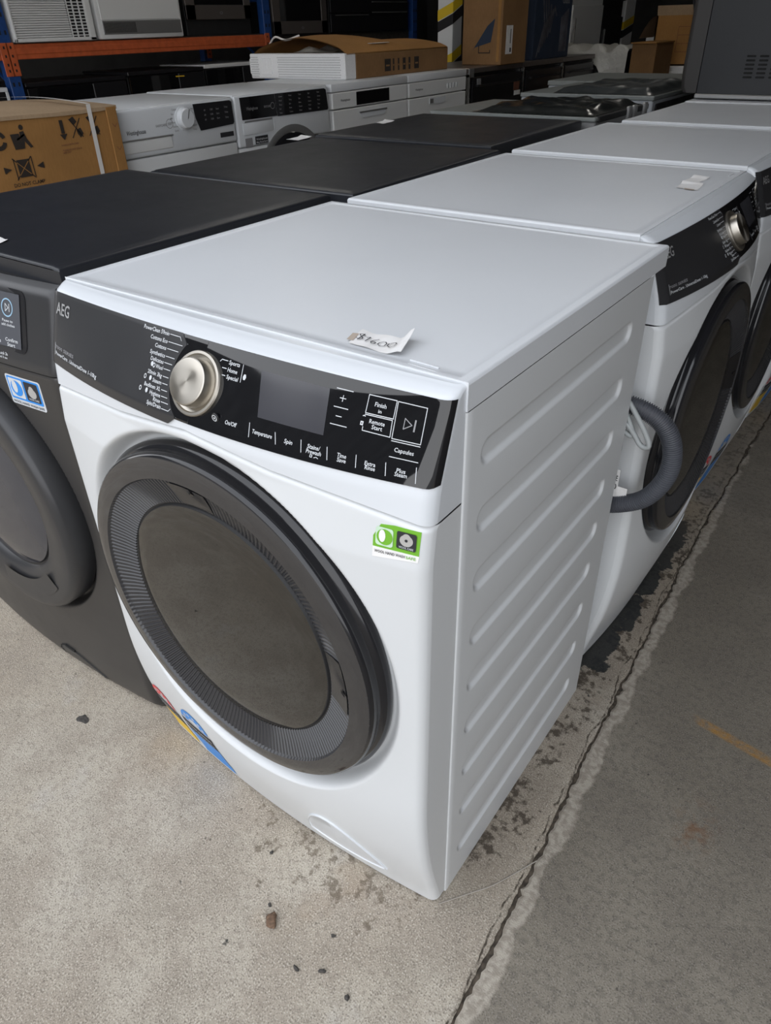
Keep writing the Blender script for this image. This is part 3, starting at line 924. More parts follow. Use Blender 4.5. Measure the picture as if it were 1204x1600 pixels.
    zs = [.004, .010, .02] + lin(.03, .70, 200) + [.702, .703, .704]
    fp.grid(lambda x, z: (x, ff(x, z), z), XS[:7] + lin(.018, W - .018, 190) + XS[-7:], zs, 'char_front')
    for q in (0, W): fp.grid(lambda z, k, q=q: (q, ff(q, z) * (1 - k), z), zs, [0, 1], 'char_front', flip=(q == W))
    fp.grid(lambda x, k: (x, ff(x, .004) * (1 - k), .004), XS, [0, 1], 'char_front', flip=True)
    fp.build('front_panel', root, 75)
    d = MB()
    d.lathe([(.235, -.052), (.250, -.056), (.252, -.066), (.252, -.092), (.247, -.100), (.238, -.103), (.215, -.102), (.19, -.098), (.172, -.092), (.166, -.084)], (dx, 0, dz), 'char_console', 112, flip=True)
    door = d.build('door', root, 50)
    g = MB()
    g.lathe([(.166, -.084), (.162, -.082), (.160, -.086)], (dx, 0, dz), 'rubber', 96, flip=True)
    g.lathe([(.160, -.086), (.14, -.092), (.10, -.097), (0, -.100)], (dx, 0, dz), 'display_grey', 80, flip=True)
    g.build('door_glass', door, 40)
    R = on_front(ff, .001)
    h = MB()
    h.grid(lambda a, r: R(dx, dz, 0) * 0 + Vector((dx + r * math.cos(a), -.1035 + .0, dz + r * math.sin(a))), lin(-1.75, -.75, 14), lin(.185, .222, 4), 'char_console')  # flat crescent shaped for the smooth reflection low on the door ring
    h.build('ring_crescent', door, 40)
    fl = MB()
    pts = [(.312, .016), (.312, .034), (.322, .050), (.340, .058), (.362, .057), (.39, .050), (.42, .038), (.45, .022), (.470, .010)]
    outline_patch(fl, [(.470, .0065)] + pts[::-1][1:] + [(.316, .0065)], R, .0014, 'char_console')
    for (a, b), (c, e) in zip(pts, pts[1:]): ribbon(fl, [(a, b), (c, e)], .0026, 'void', lambda x, z: R(x, z, .0022))
    outline_patch(fl, [(.338, .0545), (.342, .0615), (.372, .0600), (.370, .0530)][::-1], R, .0026, 'void')
    fl.build('filter_flap', root, 0)
    st = MB()
    Q = lambda o: (lambda x, z: R(x, z, o))
    outline_patch(st, rrect(.4725, .643, .5525, .690, .004)[::1], R, .0006, 'text_white')
    st.poly(rrect(.4755, .652, .5495, .688, .003), 'blue', Q(.001))
    st.poly(rrect(.4790, .6555, .5110, .6855, .002), 'text_white', Q(.0013))
    disc(st, .495, .6705, .0135, .0125, 'blue', Q(.0016), 20)
    disc(st, .492, .6730, .0060, .0100, 'text_white', Q(.0019), 16)
    st.poly(rrect(.5150, .6555, .5460, .6855, .002), 'text_dark', Q(.0013))
    disc(st, .5305, .6690, .0095, .0080, 'text_silver', Q(.0016), 16)
    disc(st, .5305, .6745, .0055, .0060, 'text_silver', Q(.0017), 14)
    put_text(st, 'WOOL CARE', .519, .542, .6590, .003, 'text_white', Q(.0016))
    put_text(st, 'WOOL HAND WASH SAFE', .4765, .5485, .6475, .004, 'text_dark', Q(.0012))
    st.build('wool_sticker', root, 0)
    return root
dark = make_dark_washer('charcoal washing machine left of the nearest white one, blue wool sticker on front')
dark.location = (-.640, .030, 0)
d2 = copy_tree(dark); place(d2, 'second charcoal machine from the front, flat top with small slip', (-.575, 1.184, 0), -PI / 2 + .03)
d3 = copy_tree(dark); place(d3, 'third charcoal machine from the front, its top running up to the plastic sheet', (-.644, 1.828, 0), -PI / 2 + .03)
dd = copy_tree(dark); place(dd, 'charcoal dryer with slotted vents standing on the farthest white machine, top right', (.02, 2.600 + W, .8625), -PI / 2)
dd.name = 'tumble_dryer'; dd['category'] = 'dryer'
v = MB()
for c in range(5):
    for k in range(6):
        y0 = .150 + c * .042 - k * .0; z0 = .052 + k * .0125
        v.prism(rrect(y0, z0, y0 + .030, z0 + .0065, .0030, 3), .0, .0012, 'void', lambda u, w_, h_: (W + .0002 + h_, u, w_))
v.build('side_vent', dd, 0)
MB().box((-.004, -.002, -.0125), (W + .006, .55, .002), 'steel_dull', .003).build('base_strip', dd, 30)

# ------------------------------------------------------------------ price slips
def slip(name, label, corners, z, text=None, curl=0.0, group=None, brown=False):
    """small paper; corners = near-left, near-right, far-right, far-left (x,y)."""
    mb = MB()
    A, B, C_, D_ = [Vector((*c, z)) for c in corners]
    def f(u, w_, o=0.0):
        p = (A * (1 - u) + B * u) * (1 - w_) + (D_ * (1 - u) + C_ * u) * w_
        h = .0004 + curl * (sstep(.72, 1.0, u) * (.35 + .65 * w_) + .12 * sstep(.25, 0, u)) + .0015 * curl / .012 * math.sin(u * 5 + w_ * 2) ** 2
        return p + Vector((0, 0, h + o))
    us = lin(0, 1, 16); wsx = lin(0, 1, 6)
    mb.grid(lambda a, b: f(a, b), us, wsx, 'paper')
    mb.grid(lambda a, b: f(a, b, -.0003), us, wsx, 'paper', flip=True)
    if brown:
        mb.grid(lambda a, b: f(a - .09, .15 + b * .45, .0004), lin(0, .13, 4), lin(0, 1, 4), 'paper_brown')
    o = mb.build(name, None, 60)
    tag(o, label, 'paper', group)
    return o, f
o, f = slip('price_slip', 'torn white paper with $1600 handwritten in pen on the nearest white machine', [(.452, .016), (.515, .015), (.503, .056), (.443, .050)], H - .001, curl=.013, brown=True)
wr_ = MB()
G_ = {'$': [[(.75, .85), (.4, .98), (.1, .8), (.3, .58), (.65, .42), (.75, .2), (.4, .02), (.0, .12)], [(.55, 1.12), (.30, -.12)]],
      '1': [[(.1, .7), (.5, 1.0), (.35, .0)]], '6': [[(.75, 1.0), (.25, .6), (.1, .25), (.3, .0), (.65, .08), (.72, .32), (.45, .45), (.15, .3)]],
      '0': [[(.45, .72), (.1, .5), (.05, .2), (.35, .0), (.75, .12), (.85, .45), (.65, .7), (.45, .72)]]}
xo = .06
for ch, wd in (('$', .16), ('1', .12), ('6', .15), ('0', .20), ('0', .20)):
    for st_ in G_[ch]:
        ribbon(wr_, [(xo + px * wd * .95, .26 + pz * .36) for px, pz in st_], .019, 'ink', lambda u, w_: f(u, w_, .0014))
    xo += wd * .93
wr_.build('handwriting', o, 0, kind='stuff')
slip('price_slip', 'pale paper slip on the second white machine, nearer the back', [(.500, .985), (.505, 1.055), (.475, 1.055), (.470, .985)], H - .001, curl=.004)
slip('price_slip', 'creased paper slip on the second white machine, nearer its control panel', [(.520, .925), (.512, .990), (.475, .985), (.480, .930)], H - .001, curl=.004, brown=True)
slip('price_slip', 'white paper slip at the left edge of the picture on the charcoal machine', [(-.30, .045), (-.236, .046), (-.243, .064), (-.30, .075)], H, curl=.002)
slip('price_slip', 'small white slip on the second charcoal machine', [(-.590, 1.105), (-.605, 1.180), (-.645, 1.180), (-.635, 1.105)], H, curl=.003)
slip('price_slip', 'small white slip on the third charcoal machine', [(-.600, 1.510), (-.613, 1.590), (-.652, 1.590), (-.640, 1.525)], H, curl=.003)

# ------------------------------------------------------------------ rest of the charcoal column: covered appliances
cv = thing('dishwasher', 'grey-topped appliance half under a black plastic sheet, behind the third charcoal machine', 'appliance', (-.66, 1.875, 0))
MB().box((0, 0, 0), (.60, .45, .838), 'steel_dull', .004).build('body', cv, 30)
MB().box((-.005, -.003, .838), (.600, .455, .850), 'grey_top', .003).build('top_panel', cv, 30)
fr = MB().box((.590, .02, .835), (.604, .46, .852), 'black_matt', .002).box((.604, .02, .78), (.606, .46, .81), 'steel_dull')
for y in (.25, .30, .40): fr.box((.600, y, .815), (.612, y + .03, .860), 'steel_dull', .003)
fr.build('side_rail', cv, 30)
def sheet(name, label, x0, x1, y0, y1, z, amp, m, seed, lo=None):
    mb = MB(); r = random.Random(seed)
    ph = [(r.uniform(8, 40), r.uniform(8, 40), r.uniform(0, 6), r.uniform(.3, 1)) for _ in range(9)]
    nx, ny = 46, 34
    def f(x, y):
        h = sum(a * math.sin(kx * x * 2 + ky * y * 2 + p) for kx, ky, p, a in ph) / 9
        h2 = sum(a * abs(math.sin(kx * x * 1.3 - ky * y + p)) for kx, ky, p, a in ph) / 9
        e = min(x - x0, x1 - x, y - y0, y1 - y)
        zz = z + .002 + amp * (h2 + .4 + .5 * h) * sstep(0, .05, e)
        if lo: zz = lo(x, y, zz)
        return (x + .02 * math.sin(y * 31 + seed) * (1 if x < (x0 + x1) / 2 else 0), y, max(zz, z + .001))
    mb.grid(f, lin(x0, x1, nx), lin(y0, y1, ny), m)
    o = mb.build(name, None, 60)
    return tag(o, label, 'plastic sheet')
sheet('plastic_sheet', 'dark plastic sheet draped over the grey-topped appliance behind the charcoal machines', -.50, -.075, 1.885, 2.315, .850, .022, 'plastic_film', 4)
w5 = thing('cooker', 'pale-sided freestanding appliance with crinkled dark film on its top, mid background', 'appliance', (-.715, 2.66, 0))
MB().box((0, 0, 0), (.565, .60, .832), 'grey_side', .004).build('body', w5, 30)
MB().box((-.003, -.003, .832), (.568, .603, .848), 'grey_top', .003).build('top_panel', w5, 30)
k = MB().box((.5655, .03, .05), (.572, .57, .82), 'black_matt', .003)
for j in range(5): k.lathe([(.018, 0), (.018, .02), (.0, .022)], (.572, .09 + j * .1, .77), 'black', 14, axis='x')
k.build('control_strip', w5, 30)
sheet('plastic_sheet', 'crinkled dark film lying on the pale-sided appliance', -.56, -.155, 2.67, 3.24, .848, .026, 'crinkle', 9)
w6 = thing('washing_machine', 'plain white-topped machine behind the film-covered appliance', 'washing machine', (-.92, 3.36, 0))
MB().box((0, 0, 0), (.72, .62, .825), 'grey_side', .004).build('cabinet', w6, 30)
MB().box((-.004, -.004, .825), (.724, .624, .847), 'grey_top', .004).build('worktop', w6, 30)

# ------------------------------------------------------------------ washers and dishwashers facing the aisle
def row_machine(name, label, cat, y0, y1, xf=-1.84, mat='white'):
    root = thing(name, label, cat, (xf, y0, 0), PI / 2)
    w = y1 - y0
    return root, w
def FR(o): return lambda x, z: (x, -o, z)
def washer_w1():
    root, w = row_machine('washing_machine', 'white washing machine with round white dial beside the tan carton, black display', 'washing machine', 1.425, 2.060)
    MB().box((0, .03, 0), (w, .60, .822), 'white', .004).build('cabinet', root, 30)
    MB().box((-.002, .012, .824), (w + .002, .61, .850), 'white_top', .005, 2).build('worktop', root, 30)
    c = MB().box((0, 0, .672), (w, .03, .846), 'white_plastic', .010, 3)
    c.build('console', root, 30)
    MB().box((0, .002, .03), (w, .03, .669), 'white', .010, 2).build('front_panel', root, 30)
    MB().prism([(.400, .845 - .006), (.610, .838), (.622, .832), (.626, .752), (.618, .744), (.425, .737), (.405, .79)], .0, .003, 'black', lambda u, v_, h: (u, -h, v_)).build('display', root, 0)
    kb = MB().lathe([(.046, 0), (.046, -.004), (.040, -.006), (.038, -.026), (.034, -.030), (0, -.031)], (.340, 0, .793), 'white_plastic', 40, flip=True)
    ribbon(kb, [(.340, .793), (.352, .824)], .004, 'steel_dull', FR(.0315))
    kb.build('programme_knob', root, 35)
    d = MB().box((.0, -.003, .690), (.262, .004, .735), 'white_old', .003).box((.012, -.0035, .697), (.252, -.002, .728), 'white_old', .001)
    d.box((.0, -.006, .735), (.270, .0, .741), 'steel_dull', .002)
    d.build('detergent_drawer', root, 30)
    t = MB()
    put_text(t, 'Westinghouse', .040, .135, .765, .016, 'text_dark', FR(.0006))
    put_text(t, 'EASYCARE', .190, .245, .777, .009, 'text_grey', FR(.0006)); disc(t, .262, .779, .018, .018, 'text_grey', FR(.0006), 24, .88)
    put_text(t, '500', .253, .271, .779, .010, 'text_grey', FR(.0006))
    for i, s in enumerate(('Cotton', 'Eco', 'Mix', 'Wool', 'Delicate', 'Quick')):
        z = .828 - i * .0155; text_auto(t, s, .268 + .012 * abs(i - 2.5) * .5, z, .007, 'text_grey', FR(.0006)); text_auto(t, s[::-1].title(), .386, z - .004, .006, 'text_grey', FR(.0006))
    t.build('panel_lettering', root, 0, kind='stuff')
    t = MB()
    for i in range(3):
        for j in range(3): text_auto(t, ('60', '1200', 'Start')[j], .455 + j * .035, .812 - i * .018, .007, 'text_grey', FR(.0036))
        text_auto(t, 'Delay', .575, .815 - i * .02, .007, 'text_grey', FR(.0036))
    t.build('display_lettering', root, 0, kind='stuff')
    MB().box((.535, -.0012, .697), (.615, 0, .716), 'text_dark').build('rating_badge', root, 0)
    return root
def washer_w2():
    root, w = row_machine('washing_machine', 'white washing machine with full-width black panel and round door, between dial washer and dishwashers', 'washing machine', 2.068, 2.722)
    MB().box((0, .03, 0), (w, .60, .826), 'white', .004).build('cabinet', root, 30)
    MB().box((-.002, .008, .828), (w + .002, .61, .854), 'white_top', .006, 2).build('worktop', root, 30)
    MB().box((0, 0, .640), (w, .03, .850), 'white_plastic', .010, 3).build('console', root, 30)
    MB().box((0, .002, .03), (w, .03, .637), 'white', .010, 2).build('front_panel', root, 30)
    p = MB().prism([(.032, .842), (.258, .842), (.268, .75), (.036, .752)], 0, .003, 'panel_gloss', lambda u, v_, h: (u, -h, v_))
    p.prism([(.262, .842), (.622, .840), (.636, .834), (.648, .750), (.640, .744), (.272, .748)], 0, .003, 'panel_gloss', lambda u, v_, h: (u, -h, v_))
    p.build('control_panel', root, 0)
    d = MB().box((.034, -.003, .688), (.240, .003, .740), 'white_plastic', .006, 2).box((.05, -.0005, .735), (.232, .0, .746), 'steel_dull')
    d.build('detergent_drawer', root, 30)
    t = MB()
    put_text(t, 'Westinghouse', .066, .140, .795, .013, 'text_grey', FR(.0036)); put_text(t, 'EASYCARE', .182, .225, .795, .009, 'text_grey', FR(.0036))
    disc(t, .240, .795, .014, .014, 'text_grey', FR(.0036), 20, .85)
    for j in range(5):
        for i in range(5): text_auto(t, ('Cotton', 'Wool', 'Temp', 'Spin', 'Rinse')[(i + j) % 5], .285 + j * .070, .828 - i * .017, .0065, 'text_grey', FR(.0036))
    t.build('panel_lettering', root, 0, kind='stuff')
    b = MB().box((.040, -.001, .640), (.085, .002, .676), 'text_grey').box((.105, -.0012, .645), (.190, .002, .678), 'text_dark')
    put_text(b, 'Westinghouse', .110, .185, .666, .008, 'text_white', FR(.0016)); put_text(b, '8kg EasyCare', .110, .185, .653, .007, 'text_white', FR(.0016))
    b.build('rating_badge', root, 0)
    dr = MB().lathe([(.250, .004), (.250, -.002), (.246, -.004), (.222, -.003), (.215, .0)], (w / 2 + .035, 0, .455), 'steel_dull', 72, flip=True)
    do = dr.build('door', root, 40)
    MB().lathe([(.216, -.001), (.205, -.010), (.10, -.016), (0, -.018)], (w / 2 + .035, 0, .455), 'door_rim', 64, flip=True).build('door_glass', do, 40)
    return root
def dishwasher(y0, y1, label, first):
    root, w = row_machine('dishwasher', label, 'dishwasher', y0, y1)
    MB().box((0, .03, .06), (w, .60, .812), 'white', .003).box((.02, .06, 0), (w - .02, .58, .06), 'black_matt').build('body', root, 30)
    MB().box((-.001, .0, .815), (w + .001, .61, .853), 'white_top', .006, 2).build('worktop', root, 30)
    MB().box((.004, .0, .738), (w - .004, .03, .812), 'white_old', .003).build('control_strip', root, 30)
    d = MB().box((.004, .0, .08), (w - .004, .03, .732), 'white_old', .003)
    do = d.build('door', root, 30)
    if first:
        MB().box((.205, -.002, .744), (.505, .001, .806), 'panel_gloss', .001).build('display', root, 30)
        MB().prism([(.22, .712), (.48, .712), (.45, .682), (.25, .682)], -.0, .004, 'white_plastic', lambda u, v_, h: (u, -h, v_)).box((.225, -.006, .704), (.475, -.004, .712), 'steel_dull').build('door_handle', do, 0)  # pale face and grey strip paint a pocket's lit bottom and shadowed top
    else:
        MB().prism([(.22, .722), (.40, .722), (.40, .690), (.22, .690)], -.0, .004, 'white_plastic', lambda u, v_, h: (u, -h, v_)).box((.225, -.005, .695), (.26, -.004, .718), 'steel_dull').build('door_handle', do, 0)  # grey strip again painted as shadow in the handle pocket
        b = MB()
        for i in range(4): b.box((.42 + i * .035, -.003, .762), (.44 + i * .035, .001, .788), 'white_plastic', .001)
        b.build('button', root, 30)
    t = MB(); put_text(t, 'Westinghouse', .07, .15, .776, .011, 'text_dark', FR(.0006)); t.build('panel_lettering', root, 0, kind='stuff')
washer_w1(); washer_w2()
dishwasher(2.752, 3.438, 'white dishwasher with black display, under the open-ended flat carton', True)
dishwasher(3.452, 4.105, 'white dishwasher with four small buttons, beside the first black oven', False)

# flat carton with foam end on the dishwashers
fb = thing('carton', 'flat brown carton with white foam end lying across the two dishwashers', 'box', (-1.95, 3.01, .8535))
bx, by, bz = .80, 1.04, .118
m = MB()
m.box((-.62, .10, 0), (.0, by, bz), 'card_dark', .003)
def lid(u, v_): return (-.70 + .70 * u, .02 + 1.02 * v_, bz + .002 + (.085 * math.sin(PI * min(1, u * .95 + .02)) ** .8 * (.55 + .45 * math.sin(PI * min(1, v_ * 1.1 + .25))) if 0 < u < 1 else 0))
m.grid(lid, lin(0, 1, 14), lin(0, 1, 14), 'card'); m.grid(lambda u, v_: (lid(u, v_)[0], lid(u, v_)[1], lid(u, v_)[2] - .004), lin(0, 1, 14), lin(0, 1, 14), 'card', flip=True)
m.build('box_shell', fb, 40)
fm = MB()
fm.box((-.715, 0, 0), (-.001, .10, bz + .004), 'foam', .006)
fm.box((-.73, .008, .02), (-.70, .10, bz - .02), 'foam', .006)
dots = MB()
fe = fm.build('foam_end', fb, 30)
for i in range(44):
    for j in range(9):
        x = -.49 + i * .0105 + (j % 2) * .005; z = .012 + j * .0115
        dots.add([(x - .0045, -.0006, z), (x, -.0022, z - .0035), (x + .0045, -.0006, z), (x, -.0022, z + .0035)], [(0, 1, 2, 3)], 'foam_shade')
for i in range(6):
    for j in range(9):
        x = -.705 + i * .0105 + (j % 2) * .006; z = .012 + j * .0115
        dots.add([(x - .0045, -.0006, z), (x, -.0022, z - .0035), (x + .0045, -.0006, z), (x, -.0022, z + .0035)], [(0, 1, 2, 3)], 'foam_shade')
dots.box((-.62, -.003, .02), (-.54, 0, .10), 'foam', .004).box((-.595, -.005, .05), (-.575, -.002, .09), 'foam', .002).box((-.60, -.005, .025), (-.555, -.002, .035), 'foam', .002)
dots.build('foam_relief', fe, 0, kind='stuff')
pr = MB()
for i, (y, w_) in enumerate(((.36, .06), (.44, .015), (.49, .015), (.54, .03), (.60, .02), (.66, .05))):
    pr.add([(.0012, y, .022), (.0012, y + w_, .022), (.0012, y + w_, .082), (.0012, y, .082)], [(0, 1, 2, 3)], 'card_print')
    pr.add([(.0016, y + w_ * .2, .046), (.0016, y + w_ * .8, .046), (.0016, y + w_ * .8, .054), (.0016, y + w_ * .2, .054)], [(0, 1, 2, 3)], 'card_dark')
pr.build('print', fb, 0, kind='stuff')
st = MB().tube(bez([(-.60, .06, .165), (-.54, .05, .20), (-.47, .06, .185), (-.40, .10, .205)], 8), .005, 'strap', 6)
st.build('packing_strap', fb, 40)
MB().box((-.14, .30, .158), (-.05, .48, .160), 'paper').build('paper_label', fb, 0)
MB().grid(lambda u, v_: (-.46 + .3 * u, .1 + .3 * v_, .124 + .03 * math.sin(u * 7) * math.sin(v_ * 6) ** 2), lin(0, 1, 10), lin(0, 1, 10), 'wrap').build('loose_wrap', fb, 40)

# ------------------------------------------------------------------ tan carton on the left
tc_ = thing('carton', 'large tan carton with handling symbols and white strap, left edge', 'box', (-1.80, .56, 0))
m = MB()
m.box((-.64, 0, 0), (0, .848, .868), 'card', .004)
m.build('box_shell', tc_, 30)
m = MB()
m.grid(lambda u, v_: (-.655 + .66 * u, -.004 + .856 * v_, .870 + .012 * math.sin(PI * u) + .003 * math.sin(9 * v_ + 4 * u)), lin(0, 1, 12), lin(0, 1, 12), 'card_top')
m.grid(lambda k, v_: (.005, -.004 + .856 * v_, .870 + .003 * math.sin(9 * v_ + 4) - k), [0, .012], lin(0, 1, 12), 'card_top', flip=True)
m.build('top_flap', tc_, 40)
m = MB().box((.0005, .802, 0.0), (.006, .848, .868), 'card', .002)
m.build('corner_flap', tc_, 30)
sp_ = MB()
w0 = .73
sp_.grid(lambda t, o: (.0075 + .0, w0 - .012 * t + o, .884 - .884 * t), lin(0, 1, 6), [-.009, .009], 'strap')
sp_.grid(lambda t, o: (.0075 - .66 * t, w0 + o, .886 + .012 * math.sin(PI * t)), lin(0, 1, 12), [-.009, .009], 'strap')
sp_.build('strap', tc_, 40)
pr = MB()
C_ = lambda y, z: (.0022, y - .56, z)
# recycling mark, person with box, do-not-clamp sign, hook and blade signs
for a in (.3, 2.4, 4.5): disc(pr, .915, .803, .030, .030, 'card_print', C_, 8, .55, a, a + 1.5)
pr.poly([(.962, .838 - .02), (.995, .818), (.998, .770), (.968, .770)], 'card_print', C_); disc(pr, 1.008, .836, .0085, .0085, 'card_print', C_, 10)
pr.poly([(.998, .822), (1.014, .824), (1.020, .800), (1.036, .772), (1.026, .770), (1.010, .792), (1.004, .770), (.996, .770)], 'card_print', C_)
ribbon(pr, [(.985, .800), (1.012, .812)], .006, 'card_print', C_)
pr.poly([(.958, .738), (1.005, .738), (1.005, .682), (.958, .682)], 'card_print', C_)
for a, b in (((.945, .744), (1.015, .676)), ((1.015, .744), (.945, .676))):
    ribbon(pr, [a, b], .0035, 'card_print', C_); ribbon(pr, [(a[0] * .8 + b[0] * .2, a[1] * .8 + b[1] * .2), (a[0] * .2 + b[0] * .8, a[1] * .2 + b[1] * .8)], .0025, 'card', lambda y, z: (.0026, y - .56, z))
for s_ in (-1, 1):
    x = .982 + s_ * .034; ribbon(pr, [(x, .742), (x, .680)], .0035, 'card_print', C_)
    x = .982 + s_ * .062; pr.poly([(x + s_ * .014, .722), (x - s_ * .014, .711), (x + s_ * .014, .700)], 'card_print', C_)
put_text(pr, 'DO NOT CLAMP', .926, 1.046, .6605, .0115, 'card_print', C_)
pr.poly([(1.158, .843), (1.172, .843), (1.172, .800), (1.158, .800)], 'card_print', C_); pr.poly([(1.150, .798), (1.180, .798), (1.165, .778)], 'card_print', C_)
for x in (1.222, 1.295):
    ribbon(pr, [(x - .022, .842), (x + .022, .782)], .0035, 'card_print', C_); ribbon(pr, [(x + .022, .842), (x - .022, .782)], .0035, 'card_print', C_)
    pr.poly([(x - .022, .842), (x - .004, .850), (x + .008, .832), (x - .008, .822)], 'card_print', C_); pr.poly([(x + .0, .806), (x + .018, .812), (x + .026, .792), (x + .012, .780), (x + .002, .792)], 'card_print', C_)
for z, s in ((.763, 'HANDLE WITH CARE'), (.746, 'PLEASE DO NOT STACK'), (.738, 'KEEP DRY')):
    text_auto(pr, s, 1.147, z, .0055, 'card_print2', C_, .95)
for z in (.80, .72): ribbon(pr, [(1.378, z + .012), (1.388, z), (1.398, z + .012)], .002, 'card_print2', lambda y, z_: (.0066, y - .56, z_))
pr.build('print', tc_, 0, kind='stuff')

# ------------------------------------------------------------------ black ovens in line with the dishwashers
def oven(y0, y1, label, n):
    root = thing('oven', label, 'oven', (-1.84, y0, 0), PI / 2, None)
    w = y1 - y0
    MB().box((0, .02, .0), (w, .58, .820), 'black_matt', .003).build('body', root, 30)
    MB().box((-.001, .0, .822), (w + .001, .60, .852), 'brown_steel', .003).build('top_panel', root, 30)
    d = MB().box((.045, -.004, .10), (w - .018, .02, .80), 'black', .004)
    do = d.build('door', root, 30)
    MB().box((.08, -.035, .745), (w - .08, -.022, .758), 'black', .005).box((.09, -.024, .745), (.11, -.003, .758), 'black').box((w - .11, -.024, .745), (w - .09, -.003, .758), 'black').build('door_handle', do, 30)
    e = MB().box((0, -.006, .0), (.012, .02, .82), 'steel', .002)
    if n == 0: e.box((0, -.004, .800), (.060, .02, .85), 'steel_dull', .002)
    e.build('edge_trim', root, 30)
    if n == 0: MB().box((.10, -.006, .745), (.15, -.004, .79), 'text_grey').build('paper_tag', do, 0)
    if n == 0: MB().box((w - .13, -.006, .69), (w - .05, -.004, .745), 'card_print2').box((w - .12, -.0065, .66), (w - .03, -.004, .688), 'paper').build('warning_tag', do, 0)
oven(4.135, 4.885, 'black oven with steel corner and small paper tag, first after the dishwashers', 0)
oven(4.895, 5.545, 'black oven in the middle of the three dark ones', 1)
oven(5.555, 6.180, 'black oven with open dark front beside the plastic-wrapped carton', 2)

# cartons standing on the ovens
bc = thing('carton', 'tall brown carton with white shipping label, standing on the black oven', 'box', (-2.115, 4.50, .8525))
MB().box((0, 0, 0), (.30, .36, .90), 'card_dark', .004).build('box_shell', bc, 30)
pr = MB()
pr.box((.2995, .06, .06), (.3012, .15, .22), 'paper')
pr.add([(.302, .115, .12), (.302, .125, .12), (.302, .125, .20), (.302, .115, .20)], [(0, 1, 2, 3)], 'text_dark')
pr.add([(.302, .115, .07), (.302, .135, .07), (.302, .135, .095), (.302, .115, .095)], [(0, 1, 2, 3)], 'text_dark')
pr.build('shipping_label', bc, 0)
pr = MB()
pr.add([(.08, -.0015, .08), (.10, -.0015, .10), (.22, -.0015, .13), (.245, -.0015, .26), (.19, -.0015, .22), (.12, -.0015, .24), (.07, -.0015, .20)], [(0, 1, 2, 3, 4)], 'blue_carton')
ribbon(pr, [(.13, .11), (.13, .07), (.215, .07), (.215, .085)], .006, 'card_print', lambda x, z: (x, -.0018, z))
pr.build('print', bc, 0, kind='stuff')
MB().box((.265, -.001, .02), (.285, 0, .85), 'card').build('tape', bc, 0)
bk = thing('carton', 'dark printed carton on the far black oven, beside the white cabinet', 'box', (-2.25, 5.12, .8525))
MB().box((0, 0, 0), (.36, .62, .80), 'blue_carton', .004).build('box_shell', bk, 30)
pr = MB()
for i in range(6):
    a = i * .5; ribbon(pr, [(.06 + .04 * i, .02 + .03 * i), (.16 + .03 * i, .22 + .02 * i), (.10 + .05 * i, .42 - .03 * i)], .018, 'grey_photo', lambda u, z: (.3612, u, z))
for i in range(6): pr.box((.3605, .44 + i * .022, .04), (.3612, .455 + i * .022, .26 + .01 * i), 'grey_photo')
put_text(pr, 'Glass', .44, .56, .36, .035, 'text_grey', lambda u, z: (.3616, u, z))
pr.build('print', bk, 0, kind='stuff')

# striped columns
def column(label, x, y, s, phase):
    root = thing('column', label, 'column', (x, y, 0))
    h = CE - .002
    MB().box((0, 0, 0), (s, s, h), 'white_old', .004).build('post', root, 30)
    tp = MB()
    t = .0012
    for k in range(9):
        z = phase + k * .335
        for mm, o in (('hazard_yellow', .0), ('black', -.075)):
            zz = z + o; rise = .055
            if zz + .16 > h or zz < .0: continue
            # face towards the yard, then face towards the aisle: one slanted wrap
            tp.add([(-.001, -t, zz), (s + t, -t, zz + rise), (s + t, -t, zz + rise + .07), (-.001, -t, zz + .07)], [(0, 1, 2, 3)], mm)
            tp.add([(s + t, -t, zz + rise), (s + t, s, zz + 2 * rise), (s + t, s, zz + 2 * rise + .07), (s + t, -t, zz + rise + .07)], [(0, 1, 2, 3)], mm)
    tp.build('hazard_tape', root, 0)
    return root
column('white square column with yellow and black hazard stripes behind the flat carton', -2.84, 5.32, .14, .10)
column('far white column with hazard stripes seen between dark cabinets', -2.80, 8.55, .28, .26)
o = MB().box((-2.114, 4.494, .945), (-2.03, 4.4975, 1.17), 'paper').build('notice_sheet', None, 0)
tag(o, 'grey notice sheet stuck to the tall brown carton, beside the striped column', 'paper')
o.location = (-.0, .10, 0)
ct = thing('cabinet', 'tall white cabinet standing behind the dark printed carton', 'cabinet', (-3.1, 7.10, 0))
MB().box((0, 0, 0), (.60, .75, 1.9), 'white_old', .008).build('body', ct, 30)
MB().box((.60, .01, .02), (.615, .74, 1.2), 'white_old', .004).build('door', ct, 30)
MB().box((.615, .05, .7), (.635, .065, 1.1), 'steel', .004).build('door_handle', ct, 30)
ct = thing('refrigerator', 'black upright refrigerator right of the tall white cabinet', 'refrigerator', (-3.1, 7.90, 0))
MB().box((0, 0, 0), (.58, .55, 1.75), 'black', .008).build('body', ct, 30)
MB().box((.58, .005, .02), (.60, .545, 1.1), 'black', .004).build('door', ct, 30)
MB().box((.60, .04, .6), (.62, .055, 1.0), 'steel_dull', .004).build('door_handle', ct, 30)
